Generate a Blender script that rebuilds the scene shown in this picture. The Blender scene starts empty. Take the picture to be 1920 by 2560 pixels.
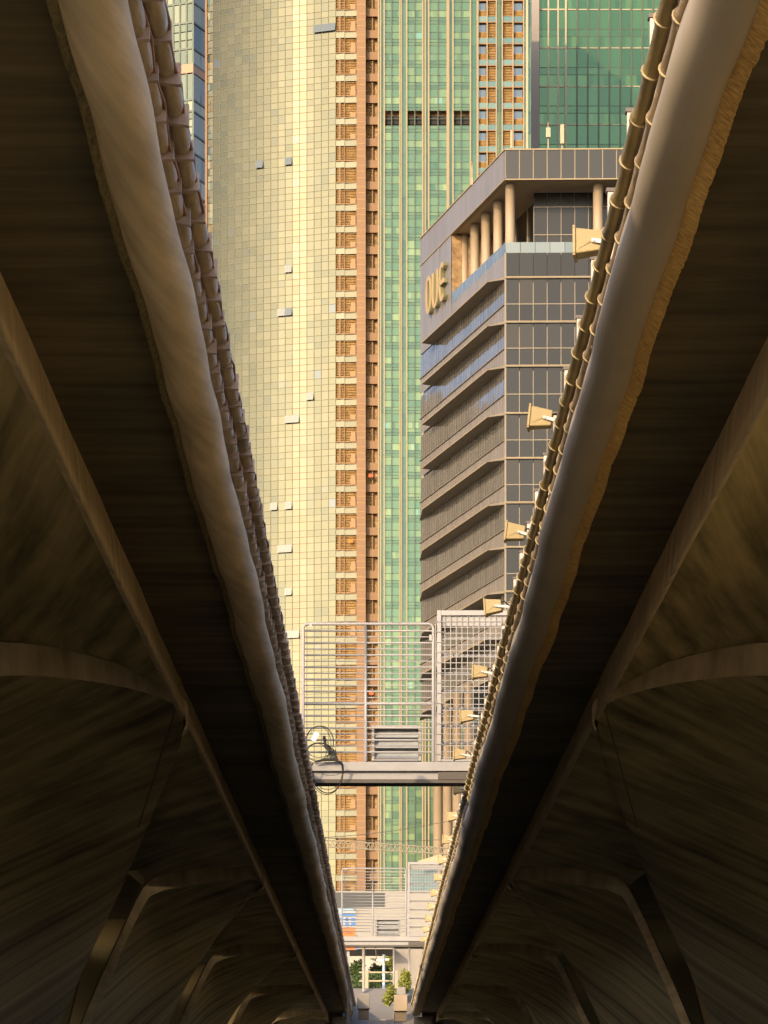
import bpy, math, random
from mathutils import Vector, Matrix
random.seed(7)
C = bpy.context.scene
COL = C.collection
R = math.radians
F, CX, HY, ZC = 6650.0, 820.0, 2440.0, 1.7      # lens constants used to survey the place; ZC = eye height
AX = 0.153                                       # x of the gap's centre line
def W(px, py, D):
    return Vector(((px-CX)/F*D, D, ZC+(HY-py)/F*D))
def ZH(py, D): return ZC+(HY-py)/F*D
def XH(px, D): return (px-CX)/F*D

# ------------------------------------------------------------------ materials
MATS = {}
def new_mat(name):
    m = bpy.data.materials.new(name); m.use_nodes = True
    nt = m.node_tree
    return m, nt, nt.nodes['Principled BSDF']
def mat(name, base, rough=0.7, metal=0.0, var=0.0, scale=3.0, bump=0.0, stretch=(1,1,1), coord='Object', ior=None, detail=5, base2=None, bscale=None):
    if name in MATS: return MATS[name]
    m, nt, b = new_mat(name)
    b.inputs['Roughness'].default_value = rough
    b.inputs['Metallic'].default_value = metal
    if ior: b.inputs['IOR'].default_value = ior
    if var <= 0 and bump <= 0:
        b.inputs['Base Color'].default_value = (*base, 1)
    else:
        tc = nt.nodes.new('ShaderNodeTexCoord'); mp = nt.nodes.new('ShaderNodeMapping')
        mp.inputs['Scale'].default_value = stretch
        nt.links.new(tc.outputs[coord], mp.inputs[0])
        n = nt.nodes.new('ShaderNodeTexNoise'); n.inputs['Scale'].default_value = scale; n.inputs['Detail'].default_value = detail
        n.inputs['Roughness'].default_value = 0.62
        nt.links.new(mp.outputs[0], n.inputs['Vector'])
        r = nt.nodes.new('ShaderNodeValToRGB')
        lo = base2 if base2 else tuple(c*(1-var) for c in base)
        hi = base if base2 else tuple(min(1, c*(1+var)) for c in base)
        r.color_ramp.elements[0].position = .32; r.color_ramp.elements[0].color = (*lo, 1)
        r.color_ramp.elements[1].position = .68; r.color_ramp.elements[1].color = (*hi, 1)
        nt.links.new(n.outputs[0], r.inputs[0]); nt.links.new(r.outputs[0], b.inputs['Base Color'])
        if bump > 0:
            n2 = n
            if bscale:
                n2 = nt.nodes.new('ShaderNodeTexNoise'); n2.inputs['Scale'].default_value = bscale; n2.inputs['Detail'].default_value = 6
                nt.links.new(mp.outputs[0], n2.inputs['Vector'])
            bp = nt.nodes.new('ShaderNodeBump'); bp.inputs['Strength'].default_value = bump; bp.inputs['Distance'].default_value = .05
            nt.links.new(n2.outputs[0], bp.inputs['Height']); nt.links.new(bp.outputs[0], b.inputs['Normal'])
    MATS[name] = m
    return m
def glass_mat(name, stops, rough=.12, metal=.85, spec_var=.05, wob=0.0, wscale=.4):
    """panes: every pane carries its own random number in its UVs, so each one has its own tint"""
    m, nt, b = new_mat(name)
    uv = nt.nodes.new('ShaderNodeUVMap'); sp = nt.nodes.new('ShaderNodeSeparateXYZ')
    nt.links.new(uv.outputs[0], sp.inputs[0])
    r = nt.nodes.new('ShaderNodeValToRGB'); r.color_ramp.interpolation = 'LINEAR'
    els = r.color_ramp.elements
    while len(els) < len(stops): els.new(.5)
    for e, (p, c) in zip(els, stops): e.position = p; e.color = (*c, 1)
    nt.links.new(sp.outputs[0], r.inputs[0]); nt.links.new(r.outputs[0], b.inputs['Base Color'])
    ma = nt.nodes.new('ShaderNodeMath'); ma.operation = 'MULTIPLY_ADD'; ma.inputs[1].default_value = spec_var; ma.inputs[2].default_value = rough
    nt.links.new(sp.outputs[1], ma.inputs[0]); nt.links.new(ma.outputs[0], b.inputs['Roughness'])
    b.inputs['Metallic'].default_value = metal
    if wob > 0:
        tc = nt.nodes.new('ShaderNodeTexCoord'); n = nt.nodes.new('ShaderNodeTexNoise'); n.inputs['Scale'].default_value = wscale; n.inputs['Detail'].default_value = 2
        nt.links.new(tc.outputs['Object'], n.inputs['Vector'])
        bp = nt.nodes.new('ShaderNodeBump'); bp.inputs['Strength'].default_value = wob; bp.inputs['Distance'].default_value = .1
        nt.links.new(n.outputs[0], bp.inputs['Height']); nt.links.new(bp.outputs[0], b.inputs['Normal'])
    return m

def streak_mat(name, dark, light, su, sv, rough=.8, bump=.25, blotch=.35):
    """board-marked concrete: noise stretched along the boards (UV v) plus large soft blotches"""
    m, nt, b = new_mat(name); b.inputs['Roughness'].default_value = rough
    uv = nt.nodes.new('ShaderNodeUVMap'); mp = nt.nodes.new('ShaderNodeMapping'); mp.inputs['Scale'].default_value = (su, sv, 1)
    nt.links.new(uv.outputs[0], mp.inputs[0])
    n = nt.nodes.new('ShaderNodeTexNoise'); n.inputs['Scale'].default_value = 1; n.inputs['Detail'].default_value = 7; n.inputs['Roughness'].default_value = .6
    nt.links.new(mp.outputs[0], n.inputs['Vector'])
    n2 = nt.nodes.new('ShaderNodeTexNoise'); n2.inputs['Scale'].default_value = .45; n2.inputs['Detail'].default_value = 4
    nt.links.new(uv.outputs[0], n2.inputs['Vector'])
    mx = nt.nodes.new('ShaderNodeMix'); mx.data_type = 'FLOAT'; mx.inputs[0].default_value = blotch
    nt.links.new(n.outputs[0], mx.inputs[2]); nt.links.new(n2.outputs[0], mx.inputs[3])
    r = nt.nodes.new('ShaderNodeValToRGB')
    r.color_ramp.elements[0].position = .36; r.color_ramp.elements[0].color = (*dark, 1)
    r.color_ramp.elements[1].position = .64; r.color_ramp.elements[1].color = (*light, 1)
    nt.links.new(mx.outputs[0], r.inputs[0]); nt.links.new(r.outputs[0], b.inputs['Base Color'])
    bp = nt.nodes.new('ShaderNodeBump'); bp.inputs['Strength'].default_value = bump; bp.inputs['Distance'].default_value = .03
    nt.links.new(n.outputs[0], bp.inputs['Height']); nt.links.new(bp.outputs[0], b.inputs['Normal'])
    return m

M_shell = streak_mat('vault concrete', (0.120,0.103,0.047), (0.648,0.517,0.257), 5.5, .28, bump=.35, blotch=.30)
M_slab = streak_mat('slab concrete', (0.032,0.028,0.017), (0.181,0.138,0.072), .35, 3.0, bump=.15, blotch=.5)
M_rim_lit = streak_mat('lit vault rim', (.30,.23,.13), (.76,.60,.36), 3.2, .5, bump=.25, blotch=.45)  # paler copy of the vault concrete, front light put into the colour
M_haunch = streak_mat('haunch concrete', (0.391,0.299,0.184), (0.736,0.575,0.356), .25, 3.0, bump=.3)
M_tube = streak_mat('stained edge beam concrete', (.44,.345,.215), (.80,.64,.43), 3.6, .30, rough=.75, bump=.25, blotch=.4)
M_tube_o = streak_mat('old', (0.312,0.239,0.146), (0.645,0.520,0.364), 3.6, .30, rough=.75, bump=.45, blotch=.3)
M_tubeR = streak_mat('painted edge beam concrete', (0.365,0.309,0.239), (0.451,0.382,0.300), 1.2, 1.0, rough=.62, bump=.10, blotch=.6)
M_sunlip = streak_mat('ochre sunlight', (.40,.21,.055), (.92,.60,.22), 24.0, 26.0, bump=.45, blotch=.3)  # ochre colour stands in for sunlight reflected off the water
M_sunlip_dim = streak_mat('faint sunlight', (.10,.08,.03), (.34,.26,.12), 20.0, 9.0, bump=.8, blotch=.3)  # left side: same painted light, fainter and browner
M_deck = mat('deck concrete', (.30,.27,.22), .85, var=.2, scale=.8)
M_pipe = mat('tan painted pipe', (0.391,0.289,0.170), .5, var=.28, scale=2.5, bump=.25, stretch=(3,.6,3), bscale=9)
M_pipe2 = mat('olive sleeve', (0.280,0.217,0.091), .5, var=.25, scale=2.5, bump=.25, stretch=(3,.6,3), bscale=9)
M_brkt = mat('bracket steel', (0.418,0.308,0.231), .55, .2, var=.25, scale=6)
M_ring = mat('pale collar', (0.368,0.296,0.176), .5, var=.1, scale=8)
M_post = mat('pinkish grey plate', (.52,.45,.40), .6, var=.08, scale=5)
M_cap = mat('dark cap', (.12,.10,.09), .6)
M_white = mat('white enclosure', (.55,.53,.50), .5, var=.05, scale=4)
M_flood = mat('cream housing', (0.350,0.268,0.127), .5, var=.06, scale=4)
M_arm = mat('zinc arm', (0.348,0.348,0.348), .45, .4, var=.08, scale=10)
M_galv = mat('pale painted steel', (0.240,0.229,0.225), .5, .15, var=.08, scale=3)
M_galvd = mat('dark steel underside', (.07,.06,.05), .7)
M_louv = mat('grey louvre', (.36,.37,.38), .5, .2, var=.15, scale=2)
M_black = mat('black rubber', (.012,.013,.012), .85)
M_tag = mat('pink tag', (.75,.62,.60), .6)
M_tan = mat('tan cladding', (0.194,0.109,0.050), .7, var=.05, scale=.3)
M_tan2 = mat('warm fin', (0.240,0.180,0.096), .6, var=.05, scale=.3)
M_louvre = mat('brown louvre', (0.380,0.232,0.083), .65, var=.2, scale=1.2)
M_back = mat('dark recess', (0.234,0.144,0.064), .8, var=.5, scale=1.5)
M_mull = mat('olive mullion2', (.10,.09,.04), .6)
M_mull_old = mat('olive mullion', (0.221,0.183,0.072), .6)
M_gmull = mat('green mullion', (.05,.065,.04), .6)
M_cream = mat('cream fin', (0.318,0.264,0.165), .6)
M_mauve = mat('mauve wall', (0.240,0.203,0.173), .7, var=.04, scale=.2)
M_oue = mat('grey cladding', (.36,.32,.28), .45, .3, var=.06, scale=.4)
M_ledge = mat('bronze ledge', (0.177,0.144,0.099), .5, .3, var=.1, scale=.6)
M_col = mat('pale column', (0.286,0.211,0.136), .6, var=.04, scale=.5)
M_soff = mat('roof soffit', (.42,.32,.20), .5, .2, var=.1, scale=.5)
M_fm = mat('bronze mullion', (.17,.14,.10), .5, .2)
M_letter = mat('gold letter', (0.416,0.280,0.120), .45, .2)
M_letter2 = mat('green letter side', (.13,.13,.07), .6)
M_wallw = mat('white wall', (0.245,0.230,0.202), .7, var=.04, scale=.3)
M_dark = mat('dark window band', (.03,.032,.028), .3)
M_blue = mat('blue sign', (.02,.13,.42), .5)
M_orange = mat('orange sign', (0.416,0.120,0.010), .5)
M_signw = mat('sign white', (0.252,0.270,0.288), .5)
M_red = mat('red print', (.55,.05,.03), .6)
M_pale = mat('pale paving', (0.196,0.178,0.155), .8, var=.07, scale=.8, bump=.1)
M_pave = mat('grey paving', (.45,.40,.33), .8, var=.15, scale=.8)
M_beige = mat('beige planter', (0.270,0.210,0.143), .75, var=.1, scale=2)
M_bark = mat('bark', (.12,.09,.06), .9, var=.3, scale=4)
M_leafd = mat('dark leaf', (.045,.075,.018), .6, var=.45, scale=1.5)
M_leafy = mat('yellow green leaf', (.16,.17,.02), .6, var=.45, scale=1.5)
M_soil = mat('ground', (.12,.11,.09), .9, var=.2, scale=.2)
M_pane = mat('interior pane', (.10,.13,.15), .15, .5)

G_gold = glass_mat('gold glass', [(0,(0.057,0.058,0.040)), (0.25,(0.063,0.062,0.040)), (0.6,(0.070,0.066,0.040)), (0.9,(0.074,0.069,0.044)), (0.97,(0.066,0.069,0.056)), (1,(0.062,0.069,0.068))], .065, .85, .03)
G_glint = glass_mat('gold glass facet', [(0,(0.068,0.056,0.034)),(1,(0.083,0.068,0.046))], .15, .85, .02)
G_green = glass_mat('green glass', [(0,(0.046,0.101,0.067)),(.35,(0.078,0.145,0.081)),(.7,(0.129,0.189,0.090)),(.9,(0.184,0.246,0.114)),(1,(0.092,0.238,0.209))], .16, .5)
G_green2 = glass_mat('deep green glass', [(0,(0.031,0.085,0.044)),(.5,(0.047,0.115,0.055)),(1,(0.075,0.154,0.061))], .14, .55)
G_teal = glass_mat('teal spandrel', [(0,(0.084,0.143,0.126)),(1,(0.126,0.185,0.151))], .2, .5)
G_blue = glass_mat('blue grey glass', [(0,(0.090,0.083,0.055)),(.5,(0.178,0.140,0.081)),(1,(0.291,0.206,0.105))], .15, .6)
G_front = glass_mat('grey front glass', [(0,(0.016,0.016,0.013)),(.8,(0.024,0.022,0.018)),(1,(0.030,0.026,0.018))], .22, .5)
G_side = glass_mat('silver side glass', [(0,(.16,.135,.11)),(1,(.19,.16,.13))], .35, .1, wob=.1, wscale=.35)
G_win = glass_mat('mirror window glass', [(0,(.20,.19,.175)),(1,(.27,.255,.235))], .06, .75, wob=.3, wscale=.3)
G_spand = glass_mat('silver spandrel', [(0,(.17,.145,.12)),(1,(.20,.17,.14))], .35, .1)
G_clear = glass_mat('balustrade glass', [(0,(0.126,0.151,0.139)),(1,(0.168,0.189,0.168))], .1, .4)

# ------------------------------------------------------------------ mesh builder
class MB:
    def __init__(s): s.v=[]; s.f=[]; s.uv=[]
    def quad(s, a, b, c, d, uv=None):
        n=len(s.v); s.v += [tuple(a),tuple(b),tuple(c),tuple(d)]; s.f.append((n,n+1,n+2,n+3)); s.uv.append(uv if uv else [(0,0)]*4)
    def face(s, pts, uv=None):
        n=len(s.v); s.v += [tuple(p) for p in pts]; s.f.append(tuple(range(n,n+len(pts)))); s.uv.append(uv if uv else [(0,0)]*len(pts))
    def box(s, x0,x1,y0,y1,z0,z1):
        n=len(s.v)
        s.v += [(x0,y0,z0),(x1,y0,z0),(x1,y1,z0),(x0,y1,z0),(x0,y0,z1),(x1,y0,z1),(x1,y1,z1),(x0,y1,z1)]
        for f in ((0,3,2,1),(4,5,6,7),(0,1,5,4),(1,2,6,5),(2,3,7,6),(3,0,4,7)):
            s.f.append(tuple(n+i for i in f)); s.uv.append([(0,0)]*4)
    def hexa(s, p):   # 8 points, bottom ring then top ring
        n=len(s.v); s.v += [tuple(q) for q in p]
        for f in ((0,3,2,1),(4,5,6,7),(0,1,5,4),(1,2,6,5),(2,3,7,6),(3,0,4,7)):
            s.f.append(tuple(n+i for i in f)); s.uv.append([(0,0)]*4)
    def bar(s, a, b, w, h=None, up=Vector((0,0,1))):
        a=Vector(a); b=Vector(b); h=h or w; d=(b-a).normalized()
        if abs(d.dot(up))>.99: up=Vector((0,1,0))
        x=d.cross(up).normalized(); y=x.cross(d).normalized()
        r=[(-w/2,-h/2),(w/2,-h/2),(w/2,h/2),(-w/2,h/2)]
        s.hexa([a+x*p+y*q for p,q in r]+[b+x*p+y*q for p,q in r])
    def tube(s, path, r, seg=10, caps=True, closed=False):
        path=[Vector(p) for p in path]; n0=len(s.v); N=len(path)
        rr = r if isinstance(r,(list,tuple)) else [r]*N
        ref=None
        for i,p in enumerate(path):
            if closed: d=(path[(i+1)%N]-path[i-1])
            else: d=path[min(i+1,N-1)]-path[max(i-1,0)]
            d.normalize()
            if ref is None:
                ref=Vector((0,0,1)) if abs(d.z)<.9 else Vector((1,0,0))
            x=d.cross(ref).normalized(); y=x.cross(d).normalized(); ref=y
            for k in range(seg):
                a=2*math.pi*k/seg; s.v.append(tuple(p+x*math.cos(a)*rr[i]+y*math.sin(a)*rr[i]))
        M=N if closed else N-1
        for i in range(M):
            j=(i+1)%N
            for k in range(seg):
                l=(k+1)%seg
                s.f.append((n0+i*seg+k,n0+i*seg+l,n0+j*seg+l,n0+j*seg+k)); s.uv.append([(0,0)]*4)
        if caps and not closed:
            s.f.append(tuple(n0+k for k in range(seg))); s.uv.append([(0,0)]*seg)
            s.f.append(tuple(n0+(N-1)*seg+k for k in reversed(range(seg)))); s.uv.append([(0,0)]*seg)
    def grid(s, P, U=None, flip=False):
        n0=len(s.v); nr=len(P); nc=len(P[0])
        for row in P: s.v += [tuple(p) for p in row]
        for i in range(nr-1):
            for j in range(nc-1):
                q=[(i,j),(i,j+1),(i+1,j+1),(i+1,j)]
                if flip: q.reverse()
                s.f.append(tuple(n0+a*nc+b for a,b in q))
                s.uv.append([U[a][b] for a,b in q] if U else [(0,0)]*4)
    def build(s, name, m, parent=None, smooth=False, bevel=0):
        me=bpy.data.meshes.new(name); me.from_pydata(s.v,[],s.f); 
        ul=me.uv_layers.new(name='UVMap')
        flat=[c for f in s.uv for p in f for c in p]
        ul.data.foreach_set('uv', flat)
        if smooth: me.polygons.foreach_set('use_smooth',[True]*len(me.polygons))
        me.materials.append(m); me.update()
        o=bpy.data.objects.new(name, me); COL.objects.link(o)
        if parent: o.parent=parent
        if smooth=='auto':
            bpy_mod=o.modifiers.new('split','EDGE_SPLIT'); bpy_mod.split_angle=R(40)
        if bevel:
            b=o.modifiers.new('bevel','BEVEL'); b.width=bevel; b.segments=2; b.limit_method='ANGLE'
        return o
def tag(o, label, cat, group=None):
    o['label']=label; o['category']=cat
    if group: o['group']=group
    return o
def struct(o, kind='structure'):
    o['kind']=kind; return o
def empty(name, loc, label, cat, group=None):
    o=bpy.data.objects.new(name,None); COL.objects.link(o); o.location=loc
    return tag(o,label,cat,group)
def local(o, parent):     # geometry was made in world space: keep it there under a parent with a location
    o.parent=parent; o.matrix_parent_inverse=Matrix.Translation(-Vector(parent.location)); return o
def copy_tree(o, parent=None):
    c=o.copy(); COL.objects.link(c)
    if parent:
        k=o.matrix_parent_inverse.copy(); c.parent=parent; c.matrix_parent_inverse=k
    for ch in list(o.children): copy_tree(ch,c)
    return c
def rnd(): return random.random()
def uvr(lo=0, hi=1):
    u=(lo+(hi-lo)*rnd(), rnd()); return [u]*4
ORD=['first','second','third','fourth','fifth','sixth','seventh','eighth','ninth','tenth','eleventh','twelfth','thirteenth','fourteenth','fifteenth','sixteenth','seventeenth','eighteenth','nineteenth','twentieth']

# ------------------------------------------------------------------ camera, world, sun
cam=bpy.data.cameras.new('camera'); co=bpy.data.objects.new('camera',cam); COL.objects.link(co)
co.location=(0,0,ZC); co.rotation_euler=(math.pi/2,0,0)
cam.sensor_width=36; cam.lens=F/2212*36; cam.shift_x=9.5/2212; cam.shift_y=(HY-1106)/2212; cam.clip_end=6000; cam.clip_start=.1
C.camera=co
EL, AZ = 20.0, 27.0          # sun height; degrees left of straight behind the camera
w=bpy.data.worlds.new("World"); C.world=w; w.use_nodes=True
nt=w.node_tree; sk=nt.nodes.new('ShaderNodeTexSky'); sk.sky_type='NISHITA'; sk.sun_disc=False
sk.sun_elevation=R(EL); sk.sun_rotation=R(180+AZ); sk.dust_density=2.2; sk.air_density=.6; sk.ozone_density=.4
nt.links.new(sk.outputs[0], nt.nodes['Background'].inputs[0]); nt.nodes['Background'].inputs[1].default_value=.15
sun=bpy.data.lights.new('sun','SUN'); sun.energy=2.0; sun.angle=R(.5); sun.color=(1,.74,.42)
so=bpy.data.objects.new('sun',sun); COL.objects.link(so)
L=Vector((-math.sin(R(AZ))*math.cos(R(EL)), -math.cos(R(AZ))*math.cos(R(EL)), math.sin(R(EL))))
so.rotation_euler=(-L).to_track_quat('-Z','Y').to_euler(); so.location=(-60,-60,60)
C.view_settings.view_transform='Standard'; C.view_settings.look='None'; C.view_settings.exposure=1.3; C.view_settings.gamma=1
C.cycles.max_bounces=8; C.cycles.diffuse_bounces=5; C.cycles.glossy_bounces=4; C.cycles.use_denoising=True

# ------------------------------------------------------------------ the bridges
Y0, Y1 = 13.0, 171.0
DJ=[-2.0, 44.5, 73.7, 103.0, 131.5, 160.0, 189.0]
def wob(y, k=0):
    return .016*math.sin(y*.43+k)+.012*math.sin(y*.171+2*k+1)+.010*math.sin(y*1.07+k*3)+.006*math.sin(y*2.3+k)
Nb=[(2.985,5.78),(2.958,5.83),(2.962,5.89),(3.03,5.955),(3.30,5.995),(4.10,5.95),(4.85,5.80),(5.45,5.66),(5.88,5.20),(7.07,2.53),(9.0,-2.4)]
Nt=[(3.025,6.33),(3.08,6.335),(3.20,6.34),(3.71,6.33),(4.37,6.27),(4.85,6.19),(5.38,6.04),(5.78,5.88),(6.02,5.36),(7.30,2.53),(9.25,-2.4)]
Nb1=[(2.985,5.78),(2.958,5.84),(2.958,5.93),(3.03,6.07),(3.40,6.27),(4.20,6.47),(5.30,6.56),(6.3,6.40),(6.9,5.7),(8.0,2.7),(9.0,-2.4)]
Nt1=[(3.02,6.36),(3.14,6.41),(3.50,6.56),(3.99,6.76),(4.40,6.88),(4.95,6.98),(5.67,7.06),(6.5,6.90),(7.1,6.1),(8.3,2.7),(9.25,-2.4)]
def cat(pts, per=4):
    out=[]
    P=[Vector(p) for p in pts]
    for i in range(len(P)-1):
        p0=P[max(i-1,0)];p1=P[i];p2=P[i+1];p3=P[min(i+2,len(P)-1)]
        for k in range(per):
            t=k/per
            q=.5*((2*p1)+(p2-p0)*t+(2*p0-5*p1+4*p2-p3)*t*t+(3*p1-p0-3*p2+p3)*t**3)
            out.append(q)
    out.append(P[-1]); return out
NTOP=[(2.98,5.755),(2.935,5.81),(2.925,5.93),(2.965,6.15),(3.32,6.335),(4.12,6.30),(4.90,6.18),(5.55,6.00),(6.00,5.42),(7.30,2.53),(9.25,-2.4)]
NTOP1=[(2.98,5.750),(2.93,5.82),(2.92,5.95),(2.965,6.20),(3.42,6.52),(4.25,6.84),(5.35,7.03),(6.45,6.92),(7.1,6.1),(8.3,2.7),(9.25,-2.4)]
def catp(pts,t):
    i=min(int(t),len(pts)-2); t-=i
    p0,p1,p2,p3=[Vector(pts[max(0,min(len(pts)-1,q))]) for q in (i-1,i,i+1,i+2)]
    return .5*((2*p1)+(p2-p0)*t+(2*p0-5*p1+4*p2-p3)*t*t+(3*p1-p0-3*p2+p3)*t**3)
def shell_sections(k):
    nb,ntp=(Nb1,Nt1) if k<=1 else (Nb,Nt)
    fb=(Nt1 if k==0 else Nt)
    fb=[(u,z+.012) for u,z in fb]
    ft=[(u+.03*(i>7)+.25*(i>7),z+.30*(i<=8)) for i,(u,z) in enumerate(fb)]
    return cat(nb),cat(ntp),cat(fb),cat(ft)
def bridge(side, label):
    tg = side
    root=empty('road_bridge',(AX+side*9.2,Y0,ZC-2.4),label,'bridge','pair of concrete bridges over the water')
    def P(u,y,z): return Vector((AX+side*u, y, ZC+z))
    fl = side>0
    def part(mb,name,m,smooth=False): return local(mb.build(name,m,None,smooth),root)
    ys=[Y0+(Y1-Y0)*i/420 for i in range(421)]
    # rounded edge beam
    if side<0: cu,cz,r=1.808,6.50,.20; lip=[(1.985,6.425),(2.022,6.385),(2.05,6.40),(2.06,6.52)]
    else: cu,cz,r=1.812,6.48,.192; lip=[(1.950,6.385),(2.058,6.295),(2.072,6.31),(2.10,6.52)]
    angs=[R(a) for a in range(150,391,12)]          # from above the gap side, round the bottom, to the outer side
    def sec():
        pts=[(1.755 if side<0 else 1.745,7.02)]
        pts+=[(cu+r*math.cos(a),cz+r*math.sin(a)) for a in angs]
        return pts
    sc_=sec(); mb=MB(); rows=[];uvs=[]
    for y in ys:
        dz=wob(y,1+side); du=wob(y*1.3,4+side)*.8
        rows.append([P(u+du,y,z+dz) for u,z in sc_])
        acc=[0]
        for i in range(1,len(sc_)): acc.append(acc[-1]+math.dist(sc_[i],sc_[i-1]))
        uvs.append([(a*2+y*.35, y-a*2.2) for a in acc])
    mb.grid(rows,uvs,flip=not fl); part(mb,'edge_beam',M_tube if side<0 else M_tubeR,True)
    # rough lip behind the beam, reflected sunlight put into its colour
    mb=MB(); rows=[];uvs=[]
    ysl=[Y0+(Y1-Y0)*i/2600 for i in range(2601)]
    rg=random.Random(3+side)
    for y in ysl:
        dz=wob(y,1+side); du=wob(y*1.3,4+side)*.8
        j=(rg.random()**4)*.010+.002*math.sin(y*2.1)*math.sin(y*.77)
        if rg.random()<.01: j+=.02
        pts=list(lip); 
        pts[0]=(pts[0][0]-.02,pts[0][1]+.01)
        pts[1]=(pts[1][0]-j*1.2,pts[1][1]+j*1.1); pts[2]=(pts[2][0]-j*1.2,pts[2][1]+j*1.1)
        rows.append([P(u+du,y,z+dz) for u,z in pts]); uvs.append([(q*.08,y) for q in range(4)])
    mb.grid(rows,uvs,flip=not fl); part(mb,'sunlight_lip',M_sunlip if side>0 else M_sunlip_dim,True)
    # slab soffit + deck body
    mb=MB(); us=[2.05,2.3,2.6,3.05]; rows=[];uvs=[]
    for y in ys[::3]:
        rows.append([P(u,y,6.5+wob(y,1+side)*.7) for u in us]); uvs.append([(u,y) for u in us])
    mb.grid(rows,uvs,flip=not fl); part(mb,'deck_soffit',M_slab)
    mb=MB(); x0,x1=sorted((AX+side*1.70,AX+side*16.8))
    mb.box(x0,x1,Y0+.02,Y1+8,ZC+7.12,ZC+7.36); part(mb,'deck_slab',M_deck)
    mb=MB(); x0,x1=sorted((AX+side*3.05,AX+side*3.15)); mb.box(x0,x1,Y0+.02,Y1,ZC+6.52,ZC+7.115)
    x0,x1=sorted((AX+side*2.03,AX+side*3.045)); mb.box(x0,x1,Y0+.02,Y1,ZC+6.56,ZC+7.115)
    part(mb,'cantilever_core',M_deck)
    # haunch face between soffit and vault edge
    mb=MB(); rows=[];uvs=[]
    for y in ys[::2]:
        d=wob(y*1.1,7+side); zz=[6.52,6.32,6.12,5.93,5.985]
        uu=[3.03,3.005,2.985,2.965,3.05]
        d*=.45; rows.append([P(u+d*.8,y,z+d*(1-i*.1)) for i,(u,z) in enumerate(zip(uu,zz))]); uvs.append([(i*.2,y) for i in range(5)])
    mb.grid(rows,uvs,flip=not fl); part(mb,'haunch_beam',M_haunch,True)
    # vaults: a flat ceiling leaf that widens from each joint and a twisting wall leaf that comes down as a leg
    def sub(pts,t0,t1,n):
        return [catp(pts,t0+(t1-t0)*q/(n-1)) for q in range(n)]
    for k in range(6):
        nb,ntp=(Nb1,Nt1) if k<=1 else (Nb,Nt)
        fb=Nt1 if k==0 else Nt
        ya,yb=DJ[k],DJ[k+1]-.03
        if k==0: ya=Y0+.6
        if k==5: yb=Y1
        for outer in (0,1):
            if outer and k>3: continue
            cutl=4.2 if not outer else .3
            NV,NA,NB=30,41,17
            ff=fl ^ bool(outer)
            def Q(u,y,z):
                z+=.010*math.sin(y*.9+u*2)
                return P(18.5-u if outer else u,y,z)
            tip=Vector(catp(fb,7.25))+Vector((.32,.20)); yt=yb-cutl
            far=[Vector((tip.x+(p.x-tip.x)*1.0,p.y)) for p in sub(fb,7.25,10,NA)]
            far=[tip.lerp(far[q],min(1,q/8)) for q in range(NA)]
            near=sub(nb,0,10,NA); neart=sub(NTOP1 if k<=1 else NTOP,0,10,NA)
            fart=[p+Vector((.28,.10)) for p in far]
            def ease(v): return v
            def crease(v):
                e0=Vector((near[0].x,ya,near[0].y)); e1=Vector((tip.x,yt,tip.y)); p=e0.lerp(e1,v)
                b=math.sin(math.pi*v); return Vector((p.x-.30*b*(1-.3*v),p.y,p.z+.22*b))
            arc=[0]
            for q in range(1,NA): arc.append(arc[-1]+(near[q]-near[q-1]).length)
            def uvz(u,y,z): return (z+.45*u-.16*y,u-.45*z+.25*y)
            A=[];T=[];UA=[]
            for j in range(NV+1):
                v=j/NV; c=crease(v); c0=Vector((near[0].x,ya,near[0].y)).lerp(Vector((tip.x,yt,tip.y)),v); row=[];rt=[];ru=[]
                y=ya+(yt-ya)*v
                for q in range(NA):
                    p=near[q].lerp(far[q],v); w_=max(0,1-q/12); dx=(c-c0)*w_
                    row.append(Q(p.x+dx.x,y,p.y+dx.z)); t=neart[q].lerp(fart[q],v); rt.append(Q(t.x+dx.x+.02,y,t.y+dx.z+.02)); ru.append(uvz(p.x+dx.x,y,p.y+dx.z))
                A.append(row);T.append(rt);UA.append(ru)
            mb=MB(); mb.grid(A,UA,flip=not ff); mb.grid(T,UA,flip=ff); mb.grid([A[-1],T[-1]],None,flip=not ff)
            fp=[Vector((p.x,yb,p.y+.012)) for p in sub(fb,0,7.25,NB-3)]+[Vector((fp_.x,fp_.y,fp_.z)) for fp_ in (Vector((catp(fb,7.25).x,yb,catp(fb,7.25).y+.01)).lerp(Vector((tip.x,yt,tip.y)),q/3) for q in (1,2,3))]
            Bg=[];UB=[]
            for j in range(NV+1):
                v=j/NV; y=ya+(yb-ya)*v; e=Vector((2.995+(fb[0][0]-2.995)*v*.3,y,5.975+(fb[0][1]-5.975)*max(0,(v-.93)/.07)*1.0)); c=crease(v); row=[];ru=[]
                e1=Vector((fb[0][0],yb,fb[0][1]+.012)); t1=Vector((tip.x,yt,tip.y))
                for q in range(NB):
                    sx=q/(NB-1); p=e.lerp(c,sx); d=fp[q]-e1.lerp(t1,sx); p=p+d*(v**3)
                    row.append(Q(p.x,p.y,p.z)); ru.append(uvz(p.x,p.y,p.z))
                Bg.append(row);UB.append(ru)
            mb.grid(Bg,UB,flip=not ff)
            Tb=[[p+Vector((0,0,.28 if 0<q<NB-1 else .05)) for q,p in enumerate(r)] for r in Bg]
            mb.grid(Tb,UB,flip=ff)
            sh=part(mb,'vault_shell',M_shell,'auto')
            mb=MB(); y_=ya-.004
            UE=[[(arc[q],z*.5) for q in range(NA)] for z in (0,1)]
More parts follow.
